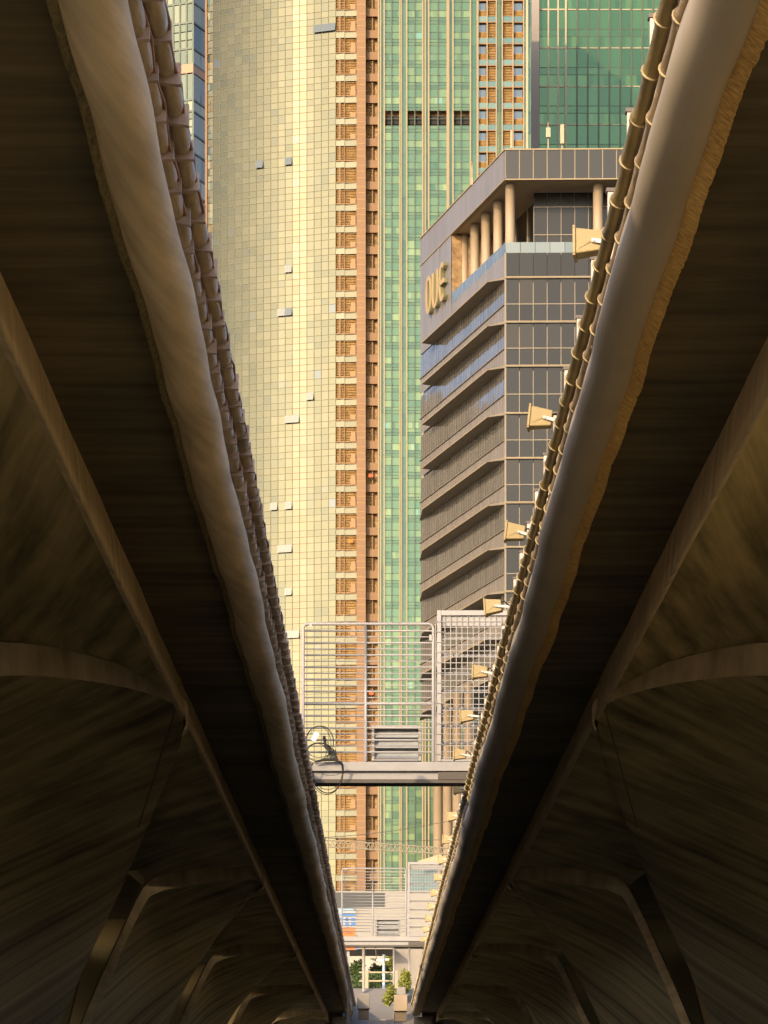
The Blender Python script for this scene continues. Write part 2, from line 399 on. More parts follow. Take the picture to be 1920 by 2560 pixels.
            fr=[Q(p.x,y_,p.y) for p in near]; fr2=[Q(p.x,y_,p.y) for p in neart]; bk0=[a+Vector((0,.25,0)) for a in fr]; bk1=[a+Vector((0,.25,0)) for a in fr2]
            mb.grid([fr,fr2],UE,flip=ff); mb.grid([fr,bk0],UE,flip=not ff); mb.grid([fr2,bk1],UE,flip=ff)
            rim=part(mb,'shell_rim',M_shell if outer else M_rim_lit); rim.parent=sh; rim.matrix_parent_inverse=Matrix()
            if not outer and k:
                jm=MB()
                for q in (13,):
                    a_,b_=fr[q],fr2[q]; jm.hexa([a_+Vector((-.008,-.004,0)),a_+Vector((.008,-.004,0)),a_+Vector((.008,.01,0)),a_+Vector((-.008,.01,0)),b_+Vector((-.008,-.004,0)),b_+Vector((.008,-.004,0)),b_+Vector((.008,.01,0)),b_+Vector((-.008,.01,0))])
                for v_ in range(NV//2):
                    a_,b_=A[v_][13],A[v_+1][13]; o1=Vector((.012,0,-.006)); o2=Vector((-.012,0,-.006)); jm.quad(a_+o1,b_+o1,b_+o2,a_+o2)
                jo=part(jm,'casting_joint',M_cap); jo.parent=sh; jo.matrix_parent_inverse=Matrix()
    for k in range(1,6):  # cross walls added between the legs to keep the openings dark
        yd=DJ[k]+.9
        mb=MB(); q=[(6.6,7.1),(11.9,7.1),(9.6,-2.45),(8.95,-2.45)] if k>1 else [(7.4,7.1),(11.1,7.1),(9.6,-2.45),(8.95,-2.45)]
        mb.hexa([P(u,yd,z) for u,z in q]+[P(u,yd+.4,z) for u,z in q]); part(mb,'opening_blocker',M_shell)
    # abutment wall closing the far end
    mb=MB(); x0,x1=sorted((AX+side*2.2,AX+side*17)); mb.box(x0,x1,Y1+.02,Y1+1.5,-2.8,ZC+7.1); part(mb,'abutment_wall',M_deck)
    mb=MB(); x0,x1=sorted((AX+side*1.75,AX+side*2.75)); mb.box(x0,x1,Y1-.6,Y1,ZC+3.5,ZC+6.25); part(mb,'bearing_block',M_deck)
    # solid parapet on the roadside
    mb=MB(); x0,x1=sorted((AX+side*2.30,AX+side*2.5)); mb.box(x0,x1,Y0+.05,Y1,ZC+7.362,ZC+7.9)
    x0,x1=sorted((AX+side*16.5,AX+side*16.7)); mb.box(x0,x1,Y0+.05,Y1,ZC+7.362,ZC+8.4)
    part(mb,'parapet_wall',M_deck)
    if side<0:
        mb=MB(); mb.box(AX-2.86,AX-2.74,Y0+.05,56,ZC+7.362,ZC+10.0); part(mb,'sun_blocker',M_deck)  # added out of view, keeps the sun off the right edge beam
    return root
bridge(-1,'left-hand concrete bridge with brown edge beam and dark vaulted underside')
bridge(1,'right-hand concrete bridge with grey edge beam and an ochre stripe of painted sunlight')

# ------------------------------------------------------------------ pipes along the gap
def pipe_left(u,z,r,off,label,m):
    x=AX-u; root=empty('service_pipe',(x,Y0,ZC+z),label,'pipe','service pipes strapped to the bridge edges')
    mb=MB(); path=[];rr=[]
    pitch=.75; n=int((Y1-Y0)/pitch); rg=random.Random(int(u*100))
    br=[]
    for i in range(n):
        ys=Y0+off+i*pitch; j=rg.uniform(-.012,.012)
        for q,(t,a) in enumerate(((.0,.80),(.08,.93),(.3,1.10),(.55,1.13),(.8,1.06),(.93,.90))):
            path.append((x+j*math.sin(t*3.1), ys+t*pitch, ZC+z-.018*math.sin(t*math.pi)+wob(ys,0))); rr.append(r*a)
        br.append((ys,j+rg.uniform(-.008,.008)))
    mb.tube(path,rr,12); local(mb.build('pipe_run',m,None,True),root)
    rest=MB()
    for i,(ys,j) in enumerate(br):
        b=MB() if i<100 else rest
        zz=ZC+z+wob(ys,0); wv=r*1.3
        b.hexa([(x-wv+j,ys-.03,zz-r*1.25+j),(x+wv+j,ys-.03,zz-r*1.25-j),(x+wv+j,ys+.03,zz-r*1.25-j),(x-wv+j,ys+.03,zz-r*1.25+j),
                (x-wv+j,ys-.03,zz+r*.75),(x+wv+j,ys-.03,zz+r*.75),(x+wv+j,ys+.03,zz+r*.75),(x-wv+j,ys+.03,zz+r*.75)])
        b.bar((x-.02,ys,zz+r*.7),(AX-1.79,ys,zz+r*.7+.06),.03)
        if i<100: local(b.build('strap_bracket',M_brkt,None),root)
    o=local(rest.build('far_strap_brackets',M_brkt,None),root); o['kind']='stuff'
    # slim cables tucked along the run
    mb=MB()
    for q in (0,1):
        mb.tube([(x+r*(1.0 if q else -.9)+.01*math.sin(i*1.9+q),Y0+i*.375,ZC+z-.01+.02*math.sin(i*1.57+q)+wob(Y0+i*.375,0)) for i in range(int((Y1-Y0)/.375))],.012,6)
    local(mb.build('thin_cable',mat('rust cable',(.30,.12,.05),.6),None,True),root)
    return root
pipe_left(1.665,6.84,.068,.15,'lumpy tan pipe on square straps, lying closest to the left edge beam',M_pipe)
pipe_left(1.555,6.96,.068,.52,'lumpy tan pipe on square straps, outer one of the left pair beside the towers',M_pipe)
def pipe_right(u,z,r,pitch,off,label,m):
    x=AX+u; root=empty('service_pipe',(x,Y0,ZC+z),label,'pipe','service pipes strapped to the bridge edges')
    n=int((Y1-Y0)/pitch); rg=random.Random(int(u*77))
    path=[];rr=[]
    for i in range(n):
        ys=Y0+off+i*pitch; j=rg.uniform(-.008,.008)
        for t,a in ((0,1.12),(.06,1.15),(.12,1.0),(.5,.96),(.9,1.0)):
            path.append((x+j,ys+t*pitch,ZC+z-.014*math.sin(t*math.pi)+wob(ys,2))); rr.append(r*a)
    mb=MB(); mb.tube(path,rr,12); local(mb.build('pipe_run',m,None,True),root)
    rest=MB()
    for i in range(n):
        ys=Y0+off+i*pitch; b=MB() if i<100 else rest; tilt=rg.uniform(.2,.34)
        zz=ZC+z+wob(ys,2)
        ring=[(x+r*1.17*math.cos(a),ys+.03+tilt*r*3*math.sin(a+.6),zz+r*1.17*math.sin(a)) for a in [2*math.pi*k/14 for k in range(14)]]
        b.tube(ring,.0085,6,closed=True)
        if i<100: local(b.build('collar_ring',M_ring,None,True),root)
    o=local(rest.build('far_collar_rings',M_ring,None,True),root); o['kind']='stuff'
    return root
pipe_right(1.705,6.80,.056,.92,.3,'tan pipe with ring collars, lying closest to the right edge beam',M_pipe)
pipe_right(1.632,6.95,.056,.92,.75,'olive pipe with ring collars, outer one of the right pair beside the floodlights',M_pipe2)

# ------------------------------------------------------------------ balustrade posts of the right bridge
bal=empty('balustrade',(AX+1.75,Y0,ZC+7.0),'row of pinkish plate posts with dark caps along the right bridge edge','balustrade')
i=0; y=20.8-1.925*3
railmb=MB()
while y<165:
    if y>Y0:
        mb=MB(); mb.box(AX+1.672,AX+1.80,y-.03,y+.03,ZC+6.75,ZC+7.5)
        p=local(mb.build('post',M_post,None),bal)
        mb=MB(); mb.box(AX+1.660,AX+1.81,y-.042,y+.042,ZC+7.502,ZC+7.53); q=local(mb.build('post_cap',M_cap,None),bal)
        q.parent=p; q.matrix_parent_inverse=Matrix()
        if i>8 and i%1==0 and i<60:
            mb=MB(); a=y+1.45
            mb.hexa([(AX+1.69,a-.08,ZC+6.95),(AX+1.80,a-.08,ZC+6.95),(AX+1.80,a+.08,ZC+6.95),(AX+1.69,a+.08,ZC+6.95),
                     (AX+1.69,a-.08,ZC+7.42),(AX+1.80,a-.08,ZC+7.53),(AX+1.80,a+.08,ZC+7.53),(AX+1.69,a+.08,ZC+7.42)])
            local(mb.build('junction_box',M_white,None,bevel=.006),bal)
    y+=1.925; i+=1
mb=MB(); mb.bar((AX+1.80,Y0+.5,ZC+7.30),(AX+1.80,165,ZC+7.30),.04); local(mb.build('rail',M_post,None),bal)

# ------------------------------------------------------------------ floodlights
def make_flood():
    root=empty('floodlight',(0,0,0),'','floodlight','cream floodlights bracketed to the right bridge edge')
    b=MB()   # flared housing: tall mouth to the left, narrower back on the right
    b.hexa([(-.135,-.13,-.120),(.125,-.10,-.085),(.125,.10,-.085),(-.135,.13,-.120),(-.135,-.13,.125),(.125,-.10,.095),(.125,.10,.095),(-.135,.13,.125)])
    b.build('housing',M_flood,root,bevel=.012)
    b=MB()
    for z0,z1 in ((-.14,-.118),(.123,.145)): b.box(-.158,-.130,-.15,.15,z0,z1)
    for y0,y1 in ((-.15,-.128),(.128,.15)): b.box(-.158,-.130,y0,y1,-.118,.123)
    b.build('bezel',M_flood,root,bevel=.006)
    b=MB(); b.quad((-.140,-.127,-.117),(-.140,.127,-.117),(-.140,.127,.122),(-.140,-.127,.122)); b.build('lens',M_pane,root)
    b=MB()
    b.hexa([(.02,-.135,-.02),(.24,-.135,-.055),(.24,-.120,-.055),(.02,-.120,-.02),(.02,-.135,.022),(.24,-.135,-.012),(.24,-.120,-.012),(.02,-.120,.022)])
    b.tube([(.045,-.15,.0),(.045,-.11,.0)],.012,8)
    b.build('bracket_arm',M_arm,root,bevel=.003)
    b=MB(); b.bar((-.11,-.123,-.03),(.11,-.108,.02),.006); b.bar((-.11,-.129,-.075),(.03,-.118,.0),.006); b.build('rib',M_flood,root)
    b=MB(); b.tube([(.12,0,.06),(.17,-.02,.075),(.20,-.01,.03),(.25,0,.0)],.012,6); b.build('cable',M_black,root,True)
    return root
fl0=make_flood()
pos=[(1275,526,25.2,0),(1170,905,31.4,6),(1115,1151,37.4,7),(1068,1311,42.7,-4),(1039,1452,48.7,2),(1011,1547,54.0,-3),(995,1630,59.8,3)]
D=65.5; k=0
while len(pos)<17: pos.append((None,None,D,random.uniform(-8,8))); D+=5.75
for i,(px,py,D,t) in enumerate(pos):
    o=fl0 if i==0 else copy_tree(fl0)
    if px: p=W(px,py,D)
    else: p=Vector((AX+1.56,D,ZC+7.25))
    o.scale=(.86,.86,.86); o.location=p; o.rotation_euler=(R(2),R(t),R(-8+t*.5))
    where='just above the gate mesh' if i==3 else ('seen through the gate mesh' if i in (4,5,6) else ('below the near gate beam' if i>6 else 'against the grey office block'))
    o['label']='cream floodlight %s, %s along the right bridge counting from the nearest'%(where,ORD[i])

# ------------------------------------------------------------------ gates across the gap
def make_gate():
    D=62.9; s=F/D
    o0=Vector((XH(820,D),D,ZH(1694,D)))
    root=empty('service_gate',o0,'','gate','grey gated gantries spanning the gap')
    def X(px): return XH(px,D)
    def Z(py): return ZH(py,D)
    def add(mb,name,m,smooth=False,bevel=0): return local(mb.build(name,m,None,smooth,bevel),root)
    xl,xr=AX-1.72,AX+1.72
    mb=MB(); mb.box(xl,xr,D-.20,D+.5,Z(1668),Z(1648)); mb.box(xl,xr,D-.10,D+.45,Z(1685),Z(1668)-.003); add(mb,'beam',M_galv,bevel=.008)
    mb=MB(); mb.box(xl,xr,D-.16,D+.5,Z(1693),Z(1685)-.003); mb.box(X(946),xr-.01,D-.18,D-.103,Z(1686),Z(1670)); add(mb,'beam_underside',M_galvd)
    # barred leaf
    yf=D-.02; mb=MB()
    fr=[(655,1645),(655,1356),(659,1350),(666,1348),(926,1348),(932,1350),(936,1356),(936,1645)]
    mb.tube([(X(a),yf,Z(b)) for a,b in fr],.034,10); mb.tube([(X(790),yf,Z(1350)),(X(790),yf,Z(1645))],.032,10)
    add(mb,'leaf_frame',M_galv,True)
    mb=MB()
    for q in range(11):
        yb=1363+q*26.2
        th=.020 if abs(q-6)>0.5 else .034
        mb.tube([(X(656),yf,Z(yb)),(X(935),yf,Z(yb))],th,8)
        if q<10: mb.tube([(X(656),yf+.012,Z(yb+13)),(X(935),yf+.012,Z(yb+13))],.012,8)
    add(mb,'bars',M_galv,True)
    # mesh leaf
    mb=MB(); yf2=D-.06
    mb.box(X(944),X(953),yf2-.04,yf2+.04,Z(1646),Z(1320)); mb.box(X(953)+.002,X(1150),yf2-.04,yf2+.04,Z(1331),Z(1320)); mb.box(X(953)+.002,X(1150),yf2-.03,yf2+.03,Z(1646),Z(1641))
    mb.box(X(953)+.002,X(1150),yf2+.03,yf2+.06,Z(1353),Z(1332)); add(mb,'mesh_frame',M_galv,bevel=.006)
    mb=MB()
    for q in range(16): mb.bar((X(961+q*12.2),yf2,Z(1333)),(X(961+q*12.2),yf2,Z(1641)),.014)
    for q in range(24): mb.bar((X(953),yf2+.01,Z(1343+q*12.8)),(X(1150),yf2+.01,Z(1343+q*12.8)),.014)
    for q in range(8): mb.tube([(X(953),yf2+.14,Z(1377+q*38)),(X(1150),yf2+.14,Z(1377+q*38))],.026,8)
    add(mb,'wire_mesh',M_galv)
    mb=MB()
    for q in range(14): mb.tube([(X(948)-.07,yf2-.05,Z(1345+q*22)),(X(948)+.10,yf2-.05,Z(1345+q*22))],.008,6)
    mb.bar((X(941),D,Z(1348)),(X(941),D,Z(1645)),.018); add(mb,'hinge_pins',M_galv)
    # louvred box behind the bars
    mb=MB(); x0,x1,z0,z1=X(803),X(910),Z(1642),Z(1565)
    mb.box(x0,x0+.055,D+.10,D+.42,z0,z1); mb.box(x1-.055,x1,D+.10,D+.42,z0,z1); mb.box(x0+.057,x1-.057,D+.10,D+.42,z1-.06,z1); mb.box(x0+.057,x1-.057,D+.10,D+.42,z0,z0+.03)
    vb=add(mb,'vent_box',M_galv,bevel=.006)
    mb=MB()
    for q in range(3):
        zc=z0+.05+q*.215
        mb.hexa([(x0+.06,D+.14,zc),(x1-.06,D+.14,zc),(x1-.06,D+.16,zc),(x0+.06,D+.16,zc),(x0+.06,D+.32,zc+.17),(x1-.06,D+.32,zc+.17),(x1-.06,D+.34,zc+.17),(x0+.06,D+.34,zc+.17)])
    mb.quad((x0+.06,D+.40,z0),(x1-.06,D+.40,z0),(x1-.06,D+.40,z1),(x0+.06,D+.40,z1))
    lo=local(mb.build('louvre',M_louv,None),root); lo.parent=vb; lo.matrix_parent_inverse=Matrix()
    mb=MB(); mb.box(X(668),X(674),D-.06,D-.045,Z(1356),Z(1349)); mb.box(X(927),X(933),D-.07,D-.05,Z(1385),Z(1372)); add(mb,'latch',M_galv,bevel=.004)
    return root
g1=make_gate(); g1['label']='nearer grey barred gate on a steel beam, black cables coiled at its left'
g2=copy_tree(g1); g2.location=(g1.location.x,128.0,ZC+7.06+.52)
g2['label']='farther small grey barred gate in front of the white building'

# black cable coil on the near beam
cb=empty('cable_coil',W(692,1645,62.4),'tangled black cable loops piled on the left of the near gate beam','cable')
D=62.55; mb=MB()
def loop(cx,cy,rx,ry,a0,a1,r,dy=0,n=28):
    mb.tube([W(cx+rx*math.cos(a0+(a1-a0)*t/n),cy-ry*math.sin(a0+(a1-a0)*t/n),D+dy+.03*math.sin(t)) for t in range(n+1)],r,6)
loop(690,1604,30,36,R(-60),R(180),.007); loop(688,1607,27,38,R(-50),R(190),.006,.03); loop(694,1602,27,34,R(-70),R(150),.005,-.03)
loop(684,1625,21,19,R(0),R(360),.007,.02); loop(690,1622,24,14,R(180),R(360),.007); loop(686,1626,24,16,R(170),R(370),.005,.05); loop(690,1622,26,17,R(20),R(175),.016,.0)
loop(700,1620,10,26,R(-90),R(120),.006)
for q in range(5): mb.tube([W(708+q*4,1612+q*2,D),W(712+q*3,1628,D),W(714+q*4,1644,D)],.016,6)
mb.tube([W(700,1590,D),W(703,1610,D),W(712,1624,D)],.03,8)
mb.tube([W(680,1646,D),W(700,1641,D),W(722,1641,D),W(738,1647,D)],[.012,.03,.03,.01],8)
local(mb.build('coil',M_black,None,True),cb)
mb=MB(); a=W(685,1583,D-.05); b=W(676,1600,D-.05); mb.bar(a,b,.10,.02,Vector((0,1,0))); local(mb.build('paper_tag',M_tag,None),cb)
D=62.5; mb=MB(); o=None
loop(708,1668,33,45,R(180),R(360),.010,.0); loop(708,1668,31,38,R(182),R(356),.006,.04); loop(706,1670,34,46,R(190),R(350),.007,-.04)
mb.tube([W(740,1672,D),W(741,1662,D),W(739,1650,D-.1),W(732,1646,D-.1)],.022,8); mb.tube([W(674,1668,D),W(672,1656,D-.1),W(676,1648,D-.1)],.014,8)
loop(715,1668,20,7,R(180),R(360),.005,-.2)
tag(mb.build('hanging_cable',M_black,None,True),'black cable hanging in a loop under the near gate beam','cable')

# ------------------------------------------------------------------ curtain-wall helpers
def pane(mb, a, b, z0, z1, uv, tilt=.004, n=None):
    """one glass pane between plan points a and b, tilted a hair at random"""
    t1,t2=random.gauss(0,tilt),random.gauss(0,tilt)
    d=Vector((b[0]-a[0],b[1]-a[1])); l=d.length; nn=Vector((d.y,-d.x))/l
    h=z1-z0; o1=nn*(t1*l/2); o2=nn*(t2*h/2)
    mb.quad((a[0]-o1.x-o2.x,a[1]-o1.y-o2.y,z0),(b[0]+o1.x-o2.x,b[1]+o1.y-o2.y,z0),(b[0]+o1.x+o2.x,b[1]+o1.y+o2.y,z1),(a[0]-o1.x+o2.x,a[1]-o1.y+o2.y,z1),uv)

# ------------------------------------------------------------------ gold tower
FH=3.30
gold=empty('glass_tower',(XH(640,475),490,0),'tall gold glass tower with a curved face and a bright sun stripe','tower','glass towers behind the bridge')
def gp_(mb,name,m,smooth=False): return local(mb.build(name,m,None,smooth),gold)
cols=[725]; 
while cols[-1]>462: cols.append(cols[-1]-15.6)
plan=[(XH(725,470),470)]
def ang(px):
    if px>676: return 18.6
    if px>661: return 17.8
    if 630<px<=661: return 16.9
    if px>600: return 18.0
    return 18.6+5.5*(600-px)/140
pts=[]; D=470.0; x=XH(725,D); pts.append((x,D))
for i in range(1,len(cols)):
    pm=(cols[i]+cols[i-1])/2; a=math.tan(R(ang(pm)))
    # march left until the target pixel column
    xx=x;dd=D
    while CX+F*xx/dd>cols[i]: xx-=.002; dd+=.002*a
    x,D=xx,dd; pts.append((x,D))
NF=55; z0=ZC+0.35-2
gm=MB(); gg=MB(); ml=MB()
rows=[(0,.30),(.30,.70),(.70,1.0)]
for i in range(len(pts)-1):
    a,b=pts[i+1],pts[i]; pm=(cols[i]+cols[i+1])/2
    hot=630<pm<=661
    for f in range(NF):
        colr=rnd()
        for r_,(t0,t1) in enumerate(rows):
            v=colr*.5+rnd()*.5
            if r_==1 and rnd()<.015: v=.99
            elif v>.94: v=.94
            lo=(f*FH+t0*FH+z0); hi=(f*FH+t1*FH+z0)
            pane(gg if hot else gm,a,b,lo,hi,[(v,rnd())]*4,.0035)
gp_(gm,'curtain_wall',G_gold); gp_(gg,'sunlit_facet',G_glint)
for i,(x,d) in enumerate(pts): ml.box(x-.04,x+.04,d-.06,d+.03,z0,z0+NF*FH)
for f in range(NF):
    for t0,_ in rows:
        z=z0+f*FH+t0*FH
        for i in range(len(pts)-1): ml.bar((pts[i][0],pts[i][1]-.02,z),(pts[i+1][0],pts[i+1][1]-.02,z),.055,.055)
gp_(ml,'mullion_grid',M_mull)
# left return: narrow paired panes and tan corner
xl,dl=pts[-1]; dir30=Vector((-math.cos(R(33)),math.sin(R(33))))
e1=Vector((xl,dl))+dir30*.55; e2=e1+dir30*.55; e3=e2+dir30*.38
rt=MB()
for f in range(NF):
    for (a,b) in ((e1,Vector((xl,dl))),(e2,e1)):
        z=z0+f*FH; pane(rt,a,b,z+.05,z+FH*.28,uvr(0,.6),.03); pane(rt,a,b,z+FH*.30,z+FH*.62,uvr(0,1),.05); pane(rt,a,b,z+FH*.64,z+FH*.98,uvr(0,1),.05)
gp_(rt,'return_panes',glass_mat('mixed return glass',[(0,(.20,.15,.09)),(.4,(.27,.25,.14)),(.7,(.08,.12,.10)),(1,(.30,.20,.08))],.12,.7))
cm=MB(); cm.bar((e2.x-.15,e2.y,z0),(e2.x-.15,e2.y,z0+NF*FH),.34); gp_(cm,'corner_post',M_tan)
body=MB(); back=[(e2.x-.2,e2.y+.1),(e2.x+6,e2.y+34),(pts[0][0]+10,512),(pts[0][0]+10,471.9)]
ring=[(p[0],p[1]+.25) for p in reversed(pts)]+[(pts[0][0]+.1,471.8),(pts[0][0]+10,471.9),(pts[0][0]+10,512),(e2.x+6,e2.y+34),(e2.x-.2,e2.y+.3)]
zt=z0+NF*FH
for i in range(len(ring)):
    a=ring[i];b=ring[(i+1)%len(ring)]; body.quad((a[0],a[1],z0),(b[0],b[1],z0),(b[0],b[1],zt),(a[0],a[1],zt))
body.face([(p[0],p[1],zt) for p in ring]); gp_(body,'core_wall',M_back)
# lower dark return strip beside the louvres (panes that mirror the shaded side)
x725,x770,x790,x817=[XH(p,470) for p in (725,770,790,817)]
dA=470.0; slope=.0
def louvre_bay(x0,x1,y,h,name,seed,post=True,ac=True):
    """recessed service bay of one storey: backing, slats, post, air-con unit"""
    rg=random.Random(seed); b=MB()
    n=9
    for q in range(n):
        z=h*(q+.35)/n
        b.hexa([(x0,y+.10,z),(x1,y+.10,z),(x1,y+.14,z),(x0,y+.14,z),(x0,y+.22,z+.12),(x1,y+.22,z+.12),(x1,y+.26,z+.12),(x0,y+.26,z+.12)])
    return b
nlb=[]
def bay_object(parent,x0,x1,y,z,h,mesh_cache,key,names=('louvre_bay',)):
    if key not in mesh_cache:
        b=louvre_bay(x0,x1,0,h,'l',len(mesh_cache)); o=b.build('louvre_bay',M_louvre,None)
        mesh_cache[key]=o; o.location=(0,y,z); o.parent=parent; o.matrix_parent_inverse=Matrix.Translation(-Vector(parent.location)); return o
    s=mesh_cache[key]; o=s.copy(); COL.objects.link(o); o.location=(0,y,z); return o
cache={}
pv=MB(); bk=MB()
M_gsp=glass_mat('pale spandrel glass',[(0,(.15,.15,.10)),(1,(.185,.175,.11))],.5,.15); M_ac=mat('ac tan',(.25,.15,.065),.6)
bx0,bx1=x725+.06,x770
bk.quad((bx0,470.75,z0),(bx1,470.75,z0),(bx1,470.75,zt),(bx0,470.75,zt))
for f in range(NF):
    z=z0+f*FH
    mid=bx0+(bx1-bx0)*.42; sp=MB(); sl=MB()
    for (a,b) in ((bx0,mid),(mid,bx1)): pane(sp,(a,470.0),(b,469.85),z,z+.92,uvr(0,1),.01)
    sl.box(bx0,bx1,469.75,470.7,z+.925,z+1.05); gp_(sp,'glass_spandrel',M_gsp); gp_(sl,'sill_slab',M_tan)
    if 2<f<57: bay_object(gold,bx0+.06,bx1-.05,470.02,z+1.06,FH-1.10,cache,'g')
    pv.box(mid-.05,mid+.05,469.9,470.1,z+1.055,z+FH-.005); pv.box(bx0+.42,bx0+.72,470.02,470.2,z+1.055,z+FH-.005)
    if rnd()<.85:
        acs=MB(); acs.box(bx1-.95,bx1-.12,470.02,470.35,z+1.15,z+1.85); 
        if rnd()<.6: acs.box(bx1-.85,bx1-.15,470.03,470.33,z+1.852,z+2.55)
        gp_(acs,'air_conditioner',M_ac)
gp_(pv,'bay_post',M_tan); gp_(bk,'bay_backing',M_back)
# tan pier and recessed windows
pr=MB(); pr.box(x770+.004,x790,468.75,471.7,z0,zt+2); gp_(pr,'tan_pier',M_tan)
jn=MB()
for f in range(NF):
    for t in (.0,.42,.72): jn.box(x770+.02,x790-.02,468.735,468.76,z0+f*FH+t*FH,z0+f*FH+t*FH+.035)
gp_(jn,'pier_joint',mat('tan joint',(.45,.27,.12),.8))
rw=MB(); rc={}
for f in range(NF):
    z=z0+f*FH+.55
    rs=MB(); rb=MB(); rs.box(x790+.01,x817-.02,470.0,471.7,z-.55,z+.62)
    rb.quad((x790,471.5,z+.62),(x817,471.5,z+.62),(x817,471.5,z+FH-.55),(x790,471.5,z+FH-.55))
    xm=x790+(x817-x790)*.55
    rw.box(xm-.09,xm+.09,470.35,470.6,z+.625,z+FH-.555)
    if 2<f<57:
        bay_object(gold,x790+.12,xm-.12,470.3,z+.66,FH-1.3,rc,'r1')
    pane(rb,(xm+.1,470.9),(x817-.1,470.9),z+.63,z+FH-.56,[(0,0)]*4,0); gp_(rs,'recess_spandrel',M_tan); gp_(rb,'recess_window',M_back)
gp_(rw,'recess_post',M_tan)
# tilted-open windows on the gold face
def open_win(px,py,m):
    for i in range(len(cols)-1):
        if cols[i+1]<=px<cols[i]: break
    a,b=Vector(pts[i+1]),Vector(pts[i]); f=(py_to_z(py,a.y)-z0)/FH; fz=z0+math.floor(f)*FH+.30*FH
    d=(b-a); n=Vector((d.y,-d.x)).normalized()
    mb=MB(); lo,hi=fz+.04,fz+.40*FH-.02; k=.42
    p=[(a.x+n.x*k,a.y+n.y*k,lo+.05),(b.x+n.x*k,b.y+n.y*k,lo+.05),(b.x+n.x*.12,b.y+n.y*.12,hi),(a.x+n.x*.12,a.y+n.y*.12,hi)]
    q=[(u+n.x*.04,v+n.y*.04,w_) for u,v,w_ in p]
    mb.hexa([p[0],p[1],(p[1][0]-n.x*.04,p[1][1]-n.y*.04,p[1][2]),(p[0][0]-n.x*.04,p[0][1]-n.y*.04,p[0][2]),p[3],p[2],(p[2][0]-n.x*.04,p[2][1]-n.y*.04,p[2][2]),(p[3][0]-n.x*.04,p[3][1]-n.y*.04,p[3][2])])
    gp_(mb,'open_window',m)
def py_to_z(py,D): return ZC+(HY-py)/F*D
OWA=mat('open sash pale',(.20,.205,.18),.35,.2); OWB=mat('open sash blue',(.10,.12,.13),.35,.2)
for px,py,m in ((560,341,OWB),(618,341,OWB),(625,563,OWA),(615,655,OWA),(618,655,OWB),(663,836,OWA),(623,888,OWA),(638,888,OWA),(585,1076,OWA),(629,1074,OWA),(613,1165,OWA),(628,1165,OWA),(628,1258,OWA),(620,1352,OWA),(636,1352,OWA),(680,49,OWB),(705,42,OWB),(718,42,OWB),(512,1167,OWA),(600,1430,OWA)):
    open_win(px,py,m)
for (px,py,c,l) in ((801,1027,(.55,.10,.05),'red cloth hung in a recessed window high above the gate'),(757,1168,(.60,.16,.03),'orange cloth hung in a louvred bay left of the tan pier'),(802,1497,(.60,.10,.03),'red cloth in the recessed windows, seen through the barred gate')):
    mb=MB(); D_=469.6; mb.box(XH(px-5,D_),XH(px+5,D_),D_-.04,D_,ZH(py+4,D_),ZH(py-3,D_)); tag(mb.build('cloth',mat(l[:12],c,.9),None),l,'cloth','washing hung on the towers')
# ------------------------------------------------------------------ green tower
gt=empty('glass_tower',(XH(950,472),490,0),'green glass tower with tan vertical fins next to the gold one','tower','glass towers behind the bridge')
def g2_(mb,name,m,smooth=False): return local(mb.build(name,m,None,smooth),gt)
GD=469.2
edges=[817.5,822,830,846,864,878.5,896,913,926,946,966,978.5,996,1016,1031]
isfin=[1,1,0,0,1,0,0,1,0,0,1,0,0,1]
pn=MB(); fn=MB(); fm=MB(); dk=MB(); lt=MB()
zb=ZC; 
slotz=(ZH(268,GD),ZH(249,GD))
for f in range(58):
    z=zb+f*FH+.2
    for i in range(len(edges)-1):
        a,b=XH(edges[i],GD),XH(edges[i+1],GD)
        if isfin[i]:
            pane(pn,(a,GD+.05),(b,GD+.05),z,z+FH*.99,uvr(0,.3),.004); continue
        base=rnd()
        segs=[(0,.055),(.06,.15),(.155,.30),(.305,.62),(.625,1.0)]
        for q,(t0,t1) in enumerate(segs):
            if z+t1*FH>slotz[0] and z+t0*FH<slotz[1] and 2<=i<=12: continue
            if q==3:   # window with curtain halves
                m_=a+(b-a)*random.choice((.3,.45,.55,.7)); v=rnd()
                pane(pn,(a+.03,GD),(m_,GD),z+t0*FH,z+t1*FH,[(min(1,v*.8+.2*rnd()),.3)]*4,.004); pane(pn,(m_,GD),(b-.03,GD),z+t0*FH,z+t1*FH,[(min(1,v*.5+.5*rnd()),.3)]*4,.004)
            else: pane(pn,(a+.03,GD),(b-.03,GD),z+t0*FH,z+t1*FH,[(.15+.6*base*rnd()+.12*(q==4),.2)]*4,.004)
        for t in (.0,.15,.305,.62): fm.box(a+.01,b-.01,GD-.05,GD+.04,z+t*FH-.04,z+t*FH+.03)
dk.box(XH(831,GD),XH(1017,GD),GD+.3,GD+1.2,slotz[0]+.05,slotz[1]-.05)
for e in (817.5,822,830,864,866.5,878.5,913,918.5,926,966,969,978.5,1016,1031):
    x=XH(e,GD); fn.box(x-.11,x+.11,GD-.45,GD+.1,zb,zb+59*FH)
for e in (846,896,946,996): x=XH(e,GD); fm.box(x-.07,x+.07,GD-.30,GD+.1,zb,zb+59*FH)
g2_(pn,'curtain_wall',G_green); g2_(fn,'vertical_fin',M_tan2); g2_(fm,'mullion_grid',M_gmull); g2_(dk,'dark_slot',M_black)
